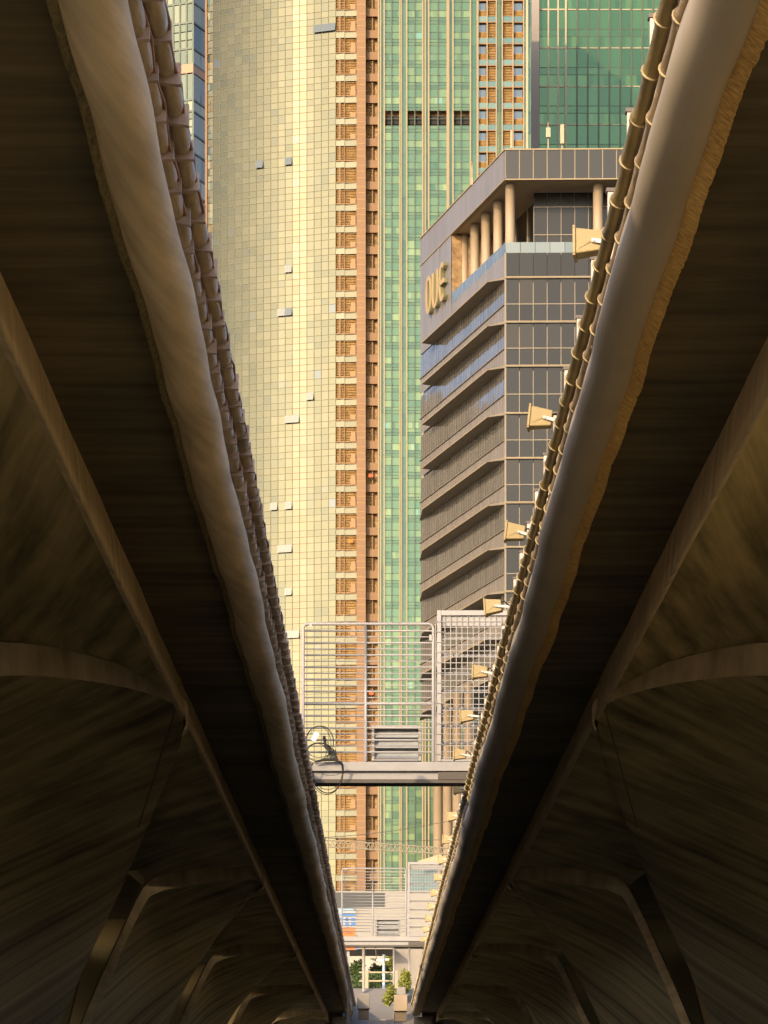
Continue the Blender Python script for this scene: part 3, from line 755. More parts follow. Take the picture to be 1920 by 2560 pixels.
# louvred bays on the right
tb=MB(); sb=MB(); lb=MB(); gcache={}; winm=MB()
for f in range(58):
    z=zb+f*FH+.35
    if ZH(2000,GD)<z: pass
    for k,(p0,p1) in enumerate(((1033,1051),(1053,1071),(1086,1107),(1109,1130))):
        a,b=XH(p0,GD),XH(p1,GD)
        pane(tb,(a,GD),(b,GD),z+.18,z+1.02,uvr(),.006); sb.box(a,b,GD-.2,GD+.6,z,z+.16)
        lb.quad((a,GD+.7,z+1.02),(b,GD+.7,z+1.02),(b,GD+.7,z+FH),(a,GD+.7,z+FH))
        if 44<=f<58:
            if k in (1,2): bay_object(gt,a+.03,b-.03,GD-.05,z+FH*.0+1.05,FH-1.10,gcache,k)
            else:
                winm=MB(); winm.box(a+.1,b-.1,GD+.35,GD+.45,z+1.9,z+FH-.15); g2_(winm,'bay_window',M_pane); bay_object(gt,a+.03,b-.03,GD+.15,z+1.05,.95,gcache,k)
for p in (1033,1052,1072): x=XH(p,GD); fn2=MB(); fn2.box(x-.09,x+.09,GD-.35,GD+.2,zb,zb+59*FH); g2_(fn2,'bay_fin',M_tan2)
for p in (1085,1108,1131): x=XH(p,GD); fn2=MB(); fn2.box(x-.09,x+.09,GD-.35,GD+.2,zb,zb+59*FH); g2_(fn2,'bay_fin',M_tan2)
g2_(tb,'teal_spandrel',G_teal); g2_(sb,'sill_slab',M_tan); g2_(lb,'bay_backing',M_back)
mb=MB(); ps=MB()
for f in range(58):
    z=zb+f*FH
    for a,b in ((1074,1084),(1131.5,1135),(1141,1147)): pane(ps,(XH(a,GD),GD),(XH(b,GD),GD),z+.05,z+FH-.02,uvr(0,.7),.005)
g2_(ps,'narrow_panes',G_green)
mb.box(XH(1135.5,GD),XH(1140.5,GD),GD-.6,GD+.3,zb,zb+60*FH); g2_(mb,'cream_fin',M_cream)
mb=MB(); mb.box(XH(1079,GD)-.12,XH(1079,GD)+.12,GD-.3,GD+.1,zb,zb+59*FH); g2_(mb,'drain_fin',M_gmull)
mb=MB(); mb.box(XH(817.6,GD),XH(1147,GD),GD+1.3,GD+30,zb,zb+58*FH); g2_(mb,'core_wall',M_back)

# ------------------------------------------------------------------ third tower (deep green, white mullions)
t3=empty('glass_tower',(XH(1300,520),540,0),'deep green glass tower with pale mullions behind the grey office block','tower','glass towers behind the bridge')
def g3_(mb,name,m): return local(mb.build(name,m,None),t3)
TD=520.0; PH=83*TD/F
mb=MB(); mb.box(XH(1148,TD),XH(1164,TD),TD-1.2,TD+25,0,ZH(-120,TD)); g3_(mb,'mauve_wall',M_mauve)
p3=MB(); m3=MB(); w3=MB()
xs=[1165,1184.5,1205.5,1221.5]; xs2=[1223+23.4*i for i in range(11)]
zs=ZH(1100,TD)
while zs<ZH(-120,TD):
    for a,b in list(zip(xs,xs[1:]))+list(zip(xs2,xs2[1:])):
        for t0,t1 in ((.01,.30),(.31,.49),(.50,.99)):
            n2=2 if t0<.05 else 1
            for q in range(n2):
                xa=a+(b-a)*q/n2; xb=a+(b-a)*(q+1)/n2
                pane(p3,(XH(xa,TD)+.03*(q==0),TD),(XH(xb,TD)-.03*(q==n2-1),TD),zs+t0*PH,zs+t1*PH,[(rnd()*.5+(.5*rnd() if t0<.05 else .1),.2)]*4,.004)
        for t in (.305,.495): m3.box(XH(a,TD)+.06,XH(b,TD)-.06,TD-.04,TD+.05,zs+t*PH-.05,zs+t*PH+.05)
    w3.box(XH(1165,TD)+.02,XH(1221,TD),TD-.12,TD+.05,zs-.12,zs+.14)
    for a,b in zip(xs2,xs2[1:]): w3.box(XH(a,TD)+.25,XH(b,TD)-.12,TD-.10,TD+.05,zs-.08,zs+.10)
    zs+=PH
for p in xs[1:3]: x=XH(p,TD); w3.box(x-.13,x+.13,TD-.2,TD+.06,ZH(1100,TD),ZH(-120,TD))
x=XH(1222,TD); w3.box(x-.15,x+.15,TD-.5,TD+.06,ZH(1100,TD),ZH(-120,TD))
for p in xs2[1:]: x=XH(p,TD); m3.box(x-.12,x+.12,TD-.28,TD+.05,ZH(1100,TD),ZH(-120,TD))
g3_(p3,'curtain_wall',G_green2); g3_(m3,'dark_mullion',M_gmull); g3_(w3,'pale_mullion',M_cream)
mb=MB(); mb.box(XH(1164.5,TD),XH(1460,TD),TD+.3,TD+25,0,ZH(-120,TD)); g3_(mb,'core_wall',M_back)

# ------------------------------------------------------------------ far left tower
t4=empty('glass_tower',(XH(400,600),620,0),'bluish glass tower with a brown band, half hidden at the far left','tower','glass towers behind the bridge')
def g4_(mb,name,m): return local(mb.build(name,m,None),t4)
FD=600.0; cxp=417; A=Vector((XH(cxp,FD),FD)); B=Vector((XH(300,FD),FD+4)); Cc=A+Vector((.42,1)).normalized()*14
p4=MB(); p5=MB(); m4=MB(); bb=MB()
rowsy=[-140,-90,-40,5,48,104,138]; rowsy2=[158,215,240,290,330,380,420,470,520,580,640,700,760]
allr=list(zip(rowsy,rowsy[1:]))+list(zip(rowsy2,rowsy2[1:]))
for (ya,yb) in allr:
    zt_,zl=ZH(ya,FD),ZH(yb,FD)
    for q in range(8):
        a=A.lerp(B,(q+1)/8); b=A.lerp(B,q/8)
        for r_ in range(3 if ya in (48,240,330) else 1):
            n=3 if ya in (48,240,330) else 1
            pane(p4,a,b,zl+(zt_-zl)*r_/n+.1,zl+(zt_-zl)*(r_+1)/n-.1,uvr(.2 if n==1 else 0,1),.01)
    for q in range(4): pane(p5,A.lerp(Cc,q/4),A.lerp(Cc,(q+1)/4),zl+.1,zt_-.1,uvr(),.01)
    m4.bar((A.x,A.y-.05,zl),(B.x,B.y-.05,zl),.35); m4.bar((A.x,A.y,zl),(Cc.x,Cc.y,zl),.35)
for q in range(9): p=A.lerp(B,q/8); m4.bar((p.x,p.y-.05,ZH(760,FD)),(p.x,p.y-.05,ZH(-140,FD)),.3)
for P_,Q_ in ((A,B),(A,Cc)):
    bb.hexa([(P_.x,P_.y-.3,ZH(157,FD)),(Q_.x,Q_.y-.3,ZH(157,FD)),(Q_.x,Q_.y+.3,ZH(157,FD)),(P_.x,P_.y+.3,ZH(157,FD)),(P_.x,P_.y-.3,ZH(138,FD)),(Q_.x,Q_.y-.3,ZH(138,FD)),(Q_.x,Q_.y+.3,ZH(138,FD)),(P_.x,P_.y+.3,ZH(138,FD))])
g4_(p4,'front_glass',glass_mat('pale olive glass',[(0,(.055,.072,.055)),(.5,(.10,.115,.075)),(1,(.13,.135,.09))],.15,.6)); g4_(p5,'side_glass',G_blue)
g4_(m4,'mullion_grid',mat('grey green mullion',(.09,.11,.085),.6)); g4_(bb,'brown_band',mat('brown band',(.36,.20,.12),.7))
mb=MB(); ring=[(A.x,A.y+.6),(Cc.x-.4,Cc.y),(B.x,B.y+14),(B.x,B.y+.6)]
for i in range(4):
    a,b=ring[i],ring[(i+1)%4]; mb.quad((a[0],a[1],0),(b[0],b[1],0),(b[0],b[1],ZH(-140,FD)),(a[0],a[1],ZH(-140,FD)))
g4_(mb,'core_wall',M_back)

# ------------------------------------------------------------------ grey office block with gold letters
OD=270.0
off=empty('office_block',(XH(1092,OD)+6,OD+10,0),'grey office block with gold OUE letters and a columned roof terrace','office block')
def o_(mb,name,m,smooth=False,bevel=0): return local(mb.build(name,m,None,smooth,bevel),off)
A=Vector((XH(1092,OD),OD)); FarD=297.0; B=Vector((XH(909,FarD),FarD)); dv=(B-A); LF=dv.length; dv.normalize(); nv=Vector((-dv.y,dv.x))
if nv.x>0: nv=-nv
# nv points out of the left face
Rr=Vector((XH(1092,OD)+19,OD-.35)); rv=(Rr-A).normalized(); rn=Vector((rv.y,-rv.x))
if rn.y>0: rn=-rn
def LP(t,z,o=0): p=A+dv*t+nv*o; return Vector((p.x,p.y,z))
def RP(t,z,o=0): p=A+rv*t+rn*o; return Vector((p.x,p.y,z))
def zz(py): return ZH(py,OD)
zroof,zfas,zpar,zl1=zz(325),zz(387),zz(547),zz(600)
ledges=[zz(v) for v in (600,696,791,893,990,1086,1182,1278,1374,1465)]
def slabL(mb,t0,t1,z0,z1,o0,o1):
    mb.hexa([LP(t0,z0,o0),LP(t1,z0,o0),LP(t1,z0,o1),LP(t0,z0,o1),LP(t0,z1,o0),LP(t1,z1,o0),LP(t1,z1,o1),LP(t0,z1,o1)])
def slabR(mb,t0,t1,z0,z1,o0,o1):
    mb.hexa([RP(t0,z0,o0),RP(t1,z0,o0),RP(t1,z0,o1),RP(t0,z0,o1),RP(t0,z1,o0),RP(t1,z1,o0),RP(t1,z1,o1),RP(t0,z1,o1)])
RL=19.0
# roof slab (a solid plate in plan), fascia panels
mb=MB()
pl=[LP(LF,0),LP(0,0),RP(RL,0),RP(RL,0)+Vector((0,24,0)),LP(LF,0)+Vector((14,0,0))]
def prism(mb,pl,z0,z1):
    n=len(pl)
    for i in range(n):
        a,b=pl[i],pl[(i+1)%n]; mb.quad((a.x,a.y,z0),(b.x,b.y,z0),(b.x,b.y,z1),(a.x,a.y,z1))
    mb.face([(p.x,p.y,z1) for p in pl]); mb.face([(p.x,p.y,z0) for p in reversed(pl)])
prism(mb,pl,zfas+.06,zroof-.03); o_(mb,'roof_slab',M_soff)
mb=MB(); fp=MB()
nL=40
for i in range(nL): pane(mb,LP(LF*(i+1)/nL,0,.06)[:2],LP(LF*i/nL,0,.06)[:2],zfas,zroof,uvr(),.004)
o_(mb,'side_fascia',G_side)
ncol=int(RL/1.215)
for i in range(ncol+1): pane(fp,RP(i*1.215+.02,0,.06)[:2],RP((i+1)*1.215-.02,0,.06)[:2],zfas,zroof,uvr(0,.5),.003)
o_(fp,'front_fascia',mat('grey fascia panel',(.022,.021,.017),.3,.3,var=.05,scale=.4))
tr=MB(); slabL(tr,-.1,LF+.05,zroof,zroof+.12,-.4,.14); slabR(tr,0,RL,zroof,zroof+.12,-.4,.14); slabR(tr,0,RL,zfas-.10,zfas-.002,-.3,.12); slabL(tr,0,LF,zfas-.10,zfas-.002,-.3,.12)
for i in range(1,ncol+1): slabR(tr,i*1.215-.03,i*1.215+.03,zfas,zroof,.05,.10)
o_(tr,'gold_trim',M_tan2)
# terrace: recessed glazing, columns, glass balustrade
gl=MB(); rec=4.0
for i in range(14): 
    for (a,b) in ((zpar,zpar+(zfas-zpar)*.42),(zpar+(zfas-zpar)*.43,zpar+(zfas-zpar)*.80),(zpar+(zfas-zpar)*.81,zfas)):
        pane(gl,RP(2.6+i*1.215,0,-rec)[:2],RP(2.6+(i+1)*1.215-.04,0,-rec)[:2],a,b,uvr(0,.5),.003)
for i in range(16): pane(gl,RP(2.6,0,-rec)[:2] if False else (A+dv*(4.2+(i+1)*1.2)-nv*4.5)[:],(A+dv*(4.2+i*1.2)-nv*4.5)[:],zpar,zfas,uvr(0,.6),.003)
o_(gl,'terrace_glazing',G_front)
tm=MB()
for i in range(15): slabR(tm,2.6+i*1.215-.03,2.6+i*1.215+.03,zpar,zfas-(1.2 if i%1==0 else 0),-rec,-rec+.12)
for t in (.42,.80): slabR(tm,2.6,RL,zpar+(zfas-zpar)*t-.04,zpar+(zfas-zpar)*t+.04,-rec,-rec+.1)
for i in range(16):
    if i%3==0:
        p=A+dv*(4.2+i*1.2)-nv*4.45; tm.bar((p.x,p.y,zpar),(p.x,p.y,zfas),.12)
o_(tm,'terrace_mullion',M_ledge)
def t_of_px(px,off_):
    lo,hi=-3,LF+2
    for _ in range(50):
        m=(lo+hi)/2; p=A+dv*m+nv*off_
        if CX+F*p.x/p.y>px: lo=m
        else: hi=m
    return m
for px in (1003,1026,1050,1076,1102):
    t=t_of_px(px,-1.3); p=A+dv*t-nv*1.3
    if px==1102: p=Vector((XH(1102,OD+1.5),OD+1.5))
    mb=MB(); mb.tube([(p.x,p.y,zpar-.5),(p.x,p.y,zfas)],.43,20); c=o_(mb,'terrace_column',M_col,True)
p=RP(0,0,0); mb=MB(); mb.tube([(XH(1292,OD+1.5),OD+1.5,zpar-.5),(XH(1292,OD+1.5),OD+1.5,zfas)],.45,20); o_(mb,'terrace_column',M_col,True)
hb=MB()
for t in (3.0,5.0,7.5,10,12.5,15): slabL(hb,t,t+.2,zpar+.3,zpar+2.5,-1.9,-1.7)
o_(hb,'wall_lamp',M_cream)
bg_=MB(); tl=t_of_px(976,0)
for i in range(14):
    a=tl*i/14; b=tl*(i+1)/14; pane(bg_,LP(b-.02,0,.03)[:2],LP(a+.02,0,.03)[:2],zpar,zpar+.95,uvr(),.003)
for i in range(14): pane(bg_,RP(i*1.3+.02,0,.03)[:2],RP((i+1)*1.3-.02,0,.03)[:2],zpar+.02,zpar+.95,uvr(),.003)
o_(bg_,'terrace_balustrade',G_clear)
# sign wall at the far end of the terrace
sw=MB(); n=11
for i in range(n): pane(sw,LP(tl+(LF-tl)*(i+1)/n-.015,0,.05)[:2],LP(tl+(LF-tl)*i/n+.015,0,.05)[:2],zl1,zfas,uvr(),.003)
o_(sw,'sign_wall',G_spand)
sb_=MB(); slabL(sb_,tl,LF,zl1,zfas-.1,-5,-.02); o_(sb_,'sign_wall_core',M_back)
# storeys
fi=MB(); fg=MB(); fmn=MB(); lg=MB(); lt_=MB()
tops=[zpar]+ledges
for k in range(len(ledges)):
    sg=MB(); ss=MB(); fg=MB(); lg=MB()
    zb_=ledges[k]; zt_=tops[k]                       # storey k lies between ledge k and the one above
    if k==0:
        n=44
        for i in range(n): pane(ss,LP(LF*(i+1)/n,0,.02)[:2],LP(LF*i/n,0,.02)[:2],zb_+.1,zt_,uvr(),.004)
        for i in range(ncol+1): pane(fg,RP(i*1.215+.02,0,.02)[:2],RP((i+1)*1.215-.02,0,.02)[:2],zb_+.1,zt_,uvr(0,.4),.003)
    else:
        h=zt_-zb_; zm=zb_+h*.40
        n=36
        for i in range(n):
            pane(ss,LP(LF*(i+1)/n,0,.05)[:2],LP(LF*i/n,0,.05)[:2],zb_+.1,zm,uvr(),.003)
            pane(sg,LP(LF*(i+1)/n,0,.0)[:2],LP(LF*i/n,0,.0)[:2],zm+.02,zt_-.1,uvr(),.004)
            t=LF*i/n; slabL(fi,t-.014,t+.014,zb_+.1,zt_-.12,.055,.075)
        slabL(fi,0,LF,zm-.03,zm+.05,.06,.16)
        for i in range(ncol+1):
            a,b=RP(i*1.215+.02,0,.02)[:2],RP((i+1)*1.215-.02,0,.02)[:2]
            pane(fg,a,b,zb_+.1,zm,uvr(0,.5),.003); pane(fg,a,b,zm+.02,zt_-.1,uvr(0,1),.003)
            if i: slabR(fmn,i*1.215-.03,i*1.215+.03,zb_+.1,zt_-.45,.03,.10)
        slabR(fmn,0,RL,zm-.03,zm+.05,.03,.09)
    # ledge: deep hood on the left face that tapers into a slim line on the front
    zt0=zb_+.10; pj=1.15
    LE=LF-4.6; lg.hexa([LP(-.1,zb_-.16,0),LP(LE,zb_-.16,0),LP(LE,zb_-.06,pj),LP(1.5,zb_-.06,pj),LP(-.1,zt0,0),LP(LE,zt0,0),LP(LE,zb_+.03,pj),LP(1.5,zb_+.03,pj)])
    if k>3: lg.hexa([LP(LE+.002,zb_-.16,0),LP(LF,zb_-.16,0),LP(LF,zb_-.08,.12),LP(LE+.002,zb_-.06,pj-.02),LP(LE+.002,zt0,0),LP(LF,zt0,0),LP(LF,zb_+.05,.12),LP(LE+.002,zb_+.03,pj-.02)])
    slabR(lg,-.05,RL,zb_-.10,zb_+.06,-.05,.24)
    lt_.hexa([LP(1.5,zb_-.07,pj+.002),LP(LE,zb_-.07,pj+.002),LP(LE,zb_-.07,pj+.05),LP(1.45,zb_-.07,pj+.05),LP(1.5,zb_+.06,pj+.002),LP(LE,zb_+.06,pj+.002),LP(LE,zb_+.06,pj+.05),LP(1.45,zb_+.06,pj+.05)])
    slabR(lt_,0,RL,zb_-.03,zb_+.05,.245,.28)
    o_(ss,'side_spandrel',G_spand); o_(fg,'front_glass',G_front); o_(lg,'ledge_hood',M_ledge)
    if k: o_(sg,'side_window_strip',G_win)
o_(fi,'side_fin',M_ledge); o_(fmn,'front_mullion',M_fm); o_(lt_,'ledge_edge',M_tan2)
mb=MB(); mb.bar(LP(-.05,ledges[-1],.03),LP(-.05,zpar,.03),.16); o_(mb,'corner_trim',M_fm)
mb=MB(); pl2=[LP(LF-.05,0,-.3),LP(0,0,-.3)+Vector((.3,.3,0)),RP(RL,0,-.3),RP(RL,0)+Vector((0,24,0)),LP(LF,0)+Vector((14,0,0))]
prism(mb,pl2,ledges[-1]+.05,zpar-.05); o_(mb,'core_wall',M_dark)
# podium columns under the lowest ledge
for (px,D) in ((946,290),(967,284),(989,278),(1013,272.5)):
    p=Vector((XH(px,D+1.2),D+1.2)); mb=MB(); mb.tube([(p.x,p.y,0),(p.x,p.y,ledges[-1]+.02)],.46,18); o_(mb,'podium_column',M_col,True)
mb=MB(); pl3=[LP(LF-1,0,-5),LP(2,0,-5),RP(RL,0,-5),RP(RL,0)+Vector((0,24,0)),LP(LF,0)+Vector((14,0,0))]; prism(mb,pl3,0,ledges[-1]-.2); o_(mb,'podium_core',M_pane)
# letters
def letter(paths,name):
    r=.20
    fr=MB(); sd=MB()
    for path in paths:
        n=len(path)
        for i in range(n-1):
            (t0,z0_),(t1,z1_)=path[i],path[i+1]
            # normals in the face plane
            d=Vector((t1-t0,z1_-z0_)).normalized(); 
            def nrm(i):
                a=path[max(i-1,0)];b=path[min(i+1,n-1)]; d=Vector((b[0]-a[0],b[1]-a[1])).normalized(); return Vector((-d.y,d.x))
            n0,n1=nrm(i),nrm(i+1)
            q=[(t0-n0.x*r,z0_-n0.y*r),(t1-n1.x*r,z1_-n1.y*r),(t1+n1.x*r,z1_+n1.y*r),(t0+n0.x*r,z0_+n0.y*r)]
            fr.hexa([LP(t,z,.42) for t,z in q]+[LP(t,z,.50) for t,z in q])
            sd.hexa([LP(t,z,.08) for t,z in q]+[LP(t,z,.417) for t,z in q])
    o=o_(fr,name,M_letter); s=o_(sd,'letter_side',M_letter2); s.parent=o; s.matrix_parent_inverse=Matrix()
def tz(px,py):
    t=t_of_px(px,.7); p=A+dv*t; return t, ZH(py,p.y)
tO,zO=tz(920,638); tU,zU=tz(934,622); tE,zE=tz(948.5,608)
hh=1.62; ww=.82
letter([[(tO+ww*.95*math.cos(a),zO+hh*math.sin(a)) for a in [2*math.pi*k/28 for k in range(29)]]],'letter_O')
letter([[(tU+.78,zO+hh)]+[(tU+.78*math.cos(a),zO-hh*.35+hh*.65*math.sin(a)) for a in [-math.pi*k/14 for k in range(15)]]+[(tU-.78,zO+hh)]],'letter_U')
letter([[(tE+.80*math.cos(a)-.05,zO+hh*math.sin(a)) for a in [R(128)-R(256)*k/24 for k in range(25)]],[(tE+.66,zO),(tE-.75,zO)]],'letter_E')
# roof antennas
def antenna(px,py0,py1,wpx,pole,label):
    D=OD+2.5; r=empty('antenna',(XH(px,D),D,zroof+.1),label,'antenna','pale antennas on the office roof')
    mb=MB(); w_=wpx*D/F/2; x=XH(px,D); mb.box(x-w_,x+w_,D-.12,D+.12,ZH(py1,D),ZH(py0,D)); local(mb.build('panel',M_cream,None,bevel=.04),r)
    mb=MB(); mb.tube([(x,D+.2,zroof-.1),(x,D+.2,ZH(pole,D))],.06,8); local(mb.build('pole',M_cream,None,True),r)
antenna(1184.5,276,297,10,262,'short square antenna panel on a thin pole, middle of the office roof')
antenna(1214.5,269,311,8.5,268,'tall slim antenna panel farthest right on the office roof')
antenna(1104.5,282,321,4,281,'narrow white antenna post at the corner of the office roof')
antenna(1020,383,400,3.5,381,'tiny antenna stub above the sloping roof edge of the office')

# ------------------------------------------------------------------ dark block off to the left (mirrored in the office glass)
ob=MB(); ob.box(-190,-62,440,520,0,112); o=ob.build('city_block',mat('brown block',(.06,.055,.05),.6,var=.3,scale=.05),None)
tag(o,'broad brown city block far left, mirrored in the office windows','building')

# ------------------------------------------------------------------ white building behind the far gate
WD=232.0
wb=empty('white_building',(XH(860,WD),WD+8,0),'low white building with a dark window ribbon behind the far gate','building')
def w_(mb,name,m): return local(mb.build(name,m,None),wb)
mb=MB(); mb.box(XH(690,WD),XH(1010,WD),WD,WD+14,ZH(2046,WD),ZH(1925,WD)); w_(mb,'wall',M_wallw)
mb=MB(); mb.box(XH(700,WD),XH(831,WD),WD-.06,WD-.01,ZH(1961,WD),ZH(1928,WD)); w_(mb,'window_ribbon',M_dark)
mb=MB(); mb.box(XH(700,WD),XH(765,WD),WD-.35,WD-.01,ZH(1975,WD),ZH(1963,WD)); w_(mb,'blue_canopy',mat('blue grey panel',(.20,.30,.36),.4))
mb=MB()
for y in (1940,1980,2000,2020): mb.box(XH(838,WD),XH(1008,WD),WD-.03,WD-.005,ZH(y+.6,WD),ZH(y,WD))
w_(mb,'wall_joint',mat('wall joint',(.45,.41,.35),.8))
mb=MB(); mb.box(XH(885,WD),XH(935,WD),WD+6,WD+7,ZH(1925,WD)+.01,ZH(1866,WD)); mb.box(XH(918,WD),XH(948,WD),WD+4,WD+5,ZH(1925,WD)+.01,ZH(1862,WD)); w_(mb,'roof_screen',mat('dark teal screen',(.06,.12,.13),.4))
mb=MB(); a=W(905,1867,WD+3); b=W(955,1852,WD+3); mb.bar(a,b,.35,.5); w_(mb,'roof_edge',M_cream)
mb=MB(); mb.box(XH(690,WD),XH(1010,WD),WD+1,WD+13,0,ZH(2046,WD)-.02); w_(mb,'lower_wall',mat('grey lower wall',(.36,.33,.28),.8,var=.1,scale=.3))  # plain grey wall below the white one

# ------------------------------------------------------------------ sign board
SD=141.0
sg_=empty('shop_sign',(XH(752,SD),SD,ZH(2060,SD)),'blue and orange sign panel with an arched building emblem at the left','sign')
def s_(mb,name,m): return local(mb.build(name,m,None),sg_)
X=lambda p:XH(p,SD); Z=lambda p:ZH(p,SD)
mb=MB(); mb.box(X(733),X(769),SD,SD+.15,Z(2003),Z(1967)); s_(mb,'emblem_panel',M_signw)
mb=MB()
mb.box(X(735),X(768),SD-.02,SD-.003,Z(1978),Z(1974.5))
for a,b in ((733.5,740.5),(746,753),(758.5,767.5)):
    mb.box(X(a),X(b),SD-.02,SD-.003,Z(1989),Z(1983 if a!=746 else 1985)); mb.box(X(a),X(b),SD-.02,SD-.003,Z(1999.5),Z(1992))
mb.tube([(X(749.5),SD-.02,Z(1985)),(X(749.5),SD-.003,Z(1985))],.074,16)
s_(mb,'emblem',M_blue)
mb=MB(); mb.box(X(736),X(768),SD,SD+.15,Z(2052),Z(2004)); s_(mb,'orange_panel',M_orange)
mb=MB(); mb.box(X(768)+.004,X(772),SD+.02,SD+.14,Z(2052),Z(2020)); s_(mb,'blue_edge',M_blue)
def text(body,px,py,size,m,name):
    cu=bpy.data.curves.new(name,'FONT'); cu.body=body; cu.size=size; cu.extrude=.004; cu.align_x='LEFT'
    t=bpy.data.objects.new(name,cu); COL.objects.link(t); t.location=(X(px),SD-.008,Z(py)); t.rotation_euler=(math.pi/2,0,0); cu.materials.append(m)
    bpy.context.view_layer.update(); me=bpy.data.meshes.new_from_object(t); bpy.data.objects.remove(t)
    o=bpy.data.objects.new(name,me); COL.objects.link(o); o.location=(X(px),SD-.008,Z(py)); o.rotation_euler=(math.pi/2,0,0); local(o,sg_)
text('Nai',745,2018,.24,M_red,'sign_text'); text('rerang',743,2030,.22,M_red,'sign_text'); text('Nai',746,2049,.24,M_red,'sign_text')
mb=MB(); mb.bar((X(752),SD+.25,ZC-1),(X(752),SD+.25,Z(1967)),.12); s_(mb,'pole',M_galv)

# ------------------------------------------------------------------ lattice boom and wires
TD2=216.0
lb_=MB()
a0,a1=W(660,1812,TD2),W(990,1834,TD2); b0,b1=W(660,1826,TD2),W(990,1847,TD2)
lb_.tube([a0,a1],.055,6); lb_.tube([b0,b1],.055,6)
n=34
for i in range(n):
    p=a0.lerp(a1,i/n); q=b0.lerp(b1,(i+.5)/n); r_=a0.lerp(a1,(i+1)/n); lb_.tube([p,q],.03,5); lb_.tube([q,r_],.03,5)
tag(lb_.build('lattice_boom',mat('pale boom',(.20,.17,.12),.6),None),'slender lattice boom slung level across the gap below the near gate','boom')
for i,(p,q,l) in enumerate((((640,1812),(990,1770),'thin wire rising to the right above the lattice boom'),((650,1805),(985,1812),'thin level wire just above the lattice boom'))):
    mb=MB(); A_=W(*p,205); B_=W(*q,205); mb.tube([A_.lerp(B_,t/12)+Vector((0,0,-.25*math.sin(math.pi*t/12))) for t in range(13)],.022,5); tag(mb.build('overhead_wire',M_galvd,None,True),l,'wire','overhead wires in the gap')

# ------------------------------------------------------------------ landing at the far end
LD=178.0
mb=MB(); a=[W(700,2222,170),W(960,2222,170),W(960,2135,LD),W(700,2135,LD)]
c0=a[0]; mb.quad(a[0],a[1],a[2],a[3]); mb.quad(a[3],a[2],a[2]+Vector((0,14,0)),a[3]+Vector((0,14,0))); mb.quad((a[0].x,a[0].y,-.6),(a[1].x,a[1].y,-.6),a[1],a[0])
for s in (0,1):
    p,q=(a[0],a[3]) if s==0 else (a[1],a[2]); mb.face([(p.x,p.y,-.6),p,q,(q.x,q.y,-.6)])
struct(mb.build('ramp',M_pale,None))
mb=MB()
for py,D in ((2212,170.9),(2203,171.7)):
    a_=W(795,py,D)-Vector((0,.01,-.01)); b_=W(856,py,D)-Vector((0,.01,-.01)); mb.bar(a_,b_,.10,.05)
mb.bar(W(853,2135,LD)+Vector((0,-.04,.03)),W(849,2222,170)+Vector((0,-.04,.03)),.05); tag(mb.build('step_edge',mat('brown strip edge',(.30,.25,.2),.8),None),'thin brown edge strips across the pale ramp','edge')  # strips in one even brown
def planter(x0,x1,y0,y1,D,m,label,tall):
    r=empty('planter',(XH((x0+x1)/2,D),D,ZH(y1,D)),label,'planter','planter boxes by the ramp')
    mb=MB(); mb.box(XH(x0,D),XH(x1,D),D-.6,D+.6,ZH(y1,D),ZH(y0,D)); local(mb.build('box',m,None,bevel=.03),r)
    mb=MB(); mb.box(XH(x0+2,D),XH(x1-2,D),D-.4,D+.5,ZH(y1+22,D),ZH(y1,D)-.003); local(mb.build('base',mat('planter base',(.12,.09,.06),.8),None),r)
planter(772,799,2147,2180,168,M_pale,'pale concrete planter box on the left of the ramp','')
planter(851,880,2150,2185,168,M_beige,'beige planter box at the lower right of the ramp','')
planter(858,876,2133,2150,175,M_pale,'small pale planter box behind the beige one','')
# leaf clumps
def foliage(mb,c,rx,ry,rz,n,size,rg,up=.2):
    for _ in range(n):
        while True:
            p=Vector((rg.uniform(-1,1),rg.uniform(-1,1),rg.uniform(-1,1)))
            if .15<p.length<1: break
        if rg.random()<.6: p=p.normalized()*rg.uniform(.7,1.05)
        q=Vector((c[0]+p.x*rx,c[1]+p.y*ry,c[2]+p.z*rz))
        d=Vector((rg.gauss(0,1),rg.gauss(0,1),rg.gauss(up,1))).normalized(); e=d.orthogonal().normalized(); e.rotate(Matrix.Rotation(rg.uniform(0,6.28),3,d))
        l=size*rg.uniform(.6,1.3); w__=l*.38
        f=d.cross(e)
        mb.quad(q-e*w__,q+d*l*.5-e*w__*.3+f*.1*l,q+d*l,q+d*l*.5+e*w__)
def shrub(name,cx,cy,D,rpx,hpx,m,label,seed,n=900,size=.16,cat_='shrub'):
    rg=random.Random(seed); s=D/F
    base=W(cx,cy+hpx,D); r=empty(name,base,label,cat_,'plants at the far end of the gap')
    mb=MB()
    for _ in range(7):
        a=rg.uniform(-.7,.7); b=rg.uniform(-.5,.5); cc=W(cx+a*rpx,cy+b*hpx,D+rg.uniform(-.5,.5))
        foliage(mb,cc,rpx*s*.5,rpx*s*.5,hpx*s*.5,n//7,size,rg)
    local(mb.build('crown',m,None),r)
    mb=MB()
    for _ in range(5):
        top=W(cx+rg.uniform(-.5,.5)*rpx,cy-rg.uniform(-.2,.6)*hpx,D); mid=base.lerp(top,.5)+Vector((rg.uniform(-.1,.1),0,0))
        mb.tube([base,mid,top],[.03,.02,.008],6)
    local(mb.build('stem',M_bark,None,True),r)
    return r
shrub('shrub',842,2150,170,13,24,M_leafy,'yellow green shrub spilling over the ramp beside the beige planter',1,1100,.17)
shrub('shrub',874,2118,176,11,26,M_leafy,'upright yellow green shrub next to the right edge beam',2,1000,.17)
shrub('tree',780,2110,200,20,34,M_leafd,'dark green tree left of the ramp, behind the white pole',3,1800,.28,'tree')
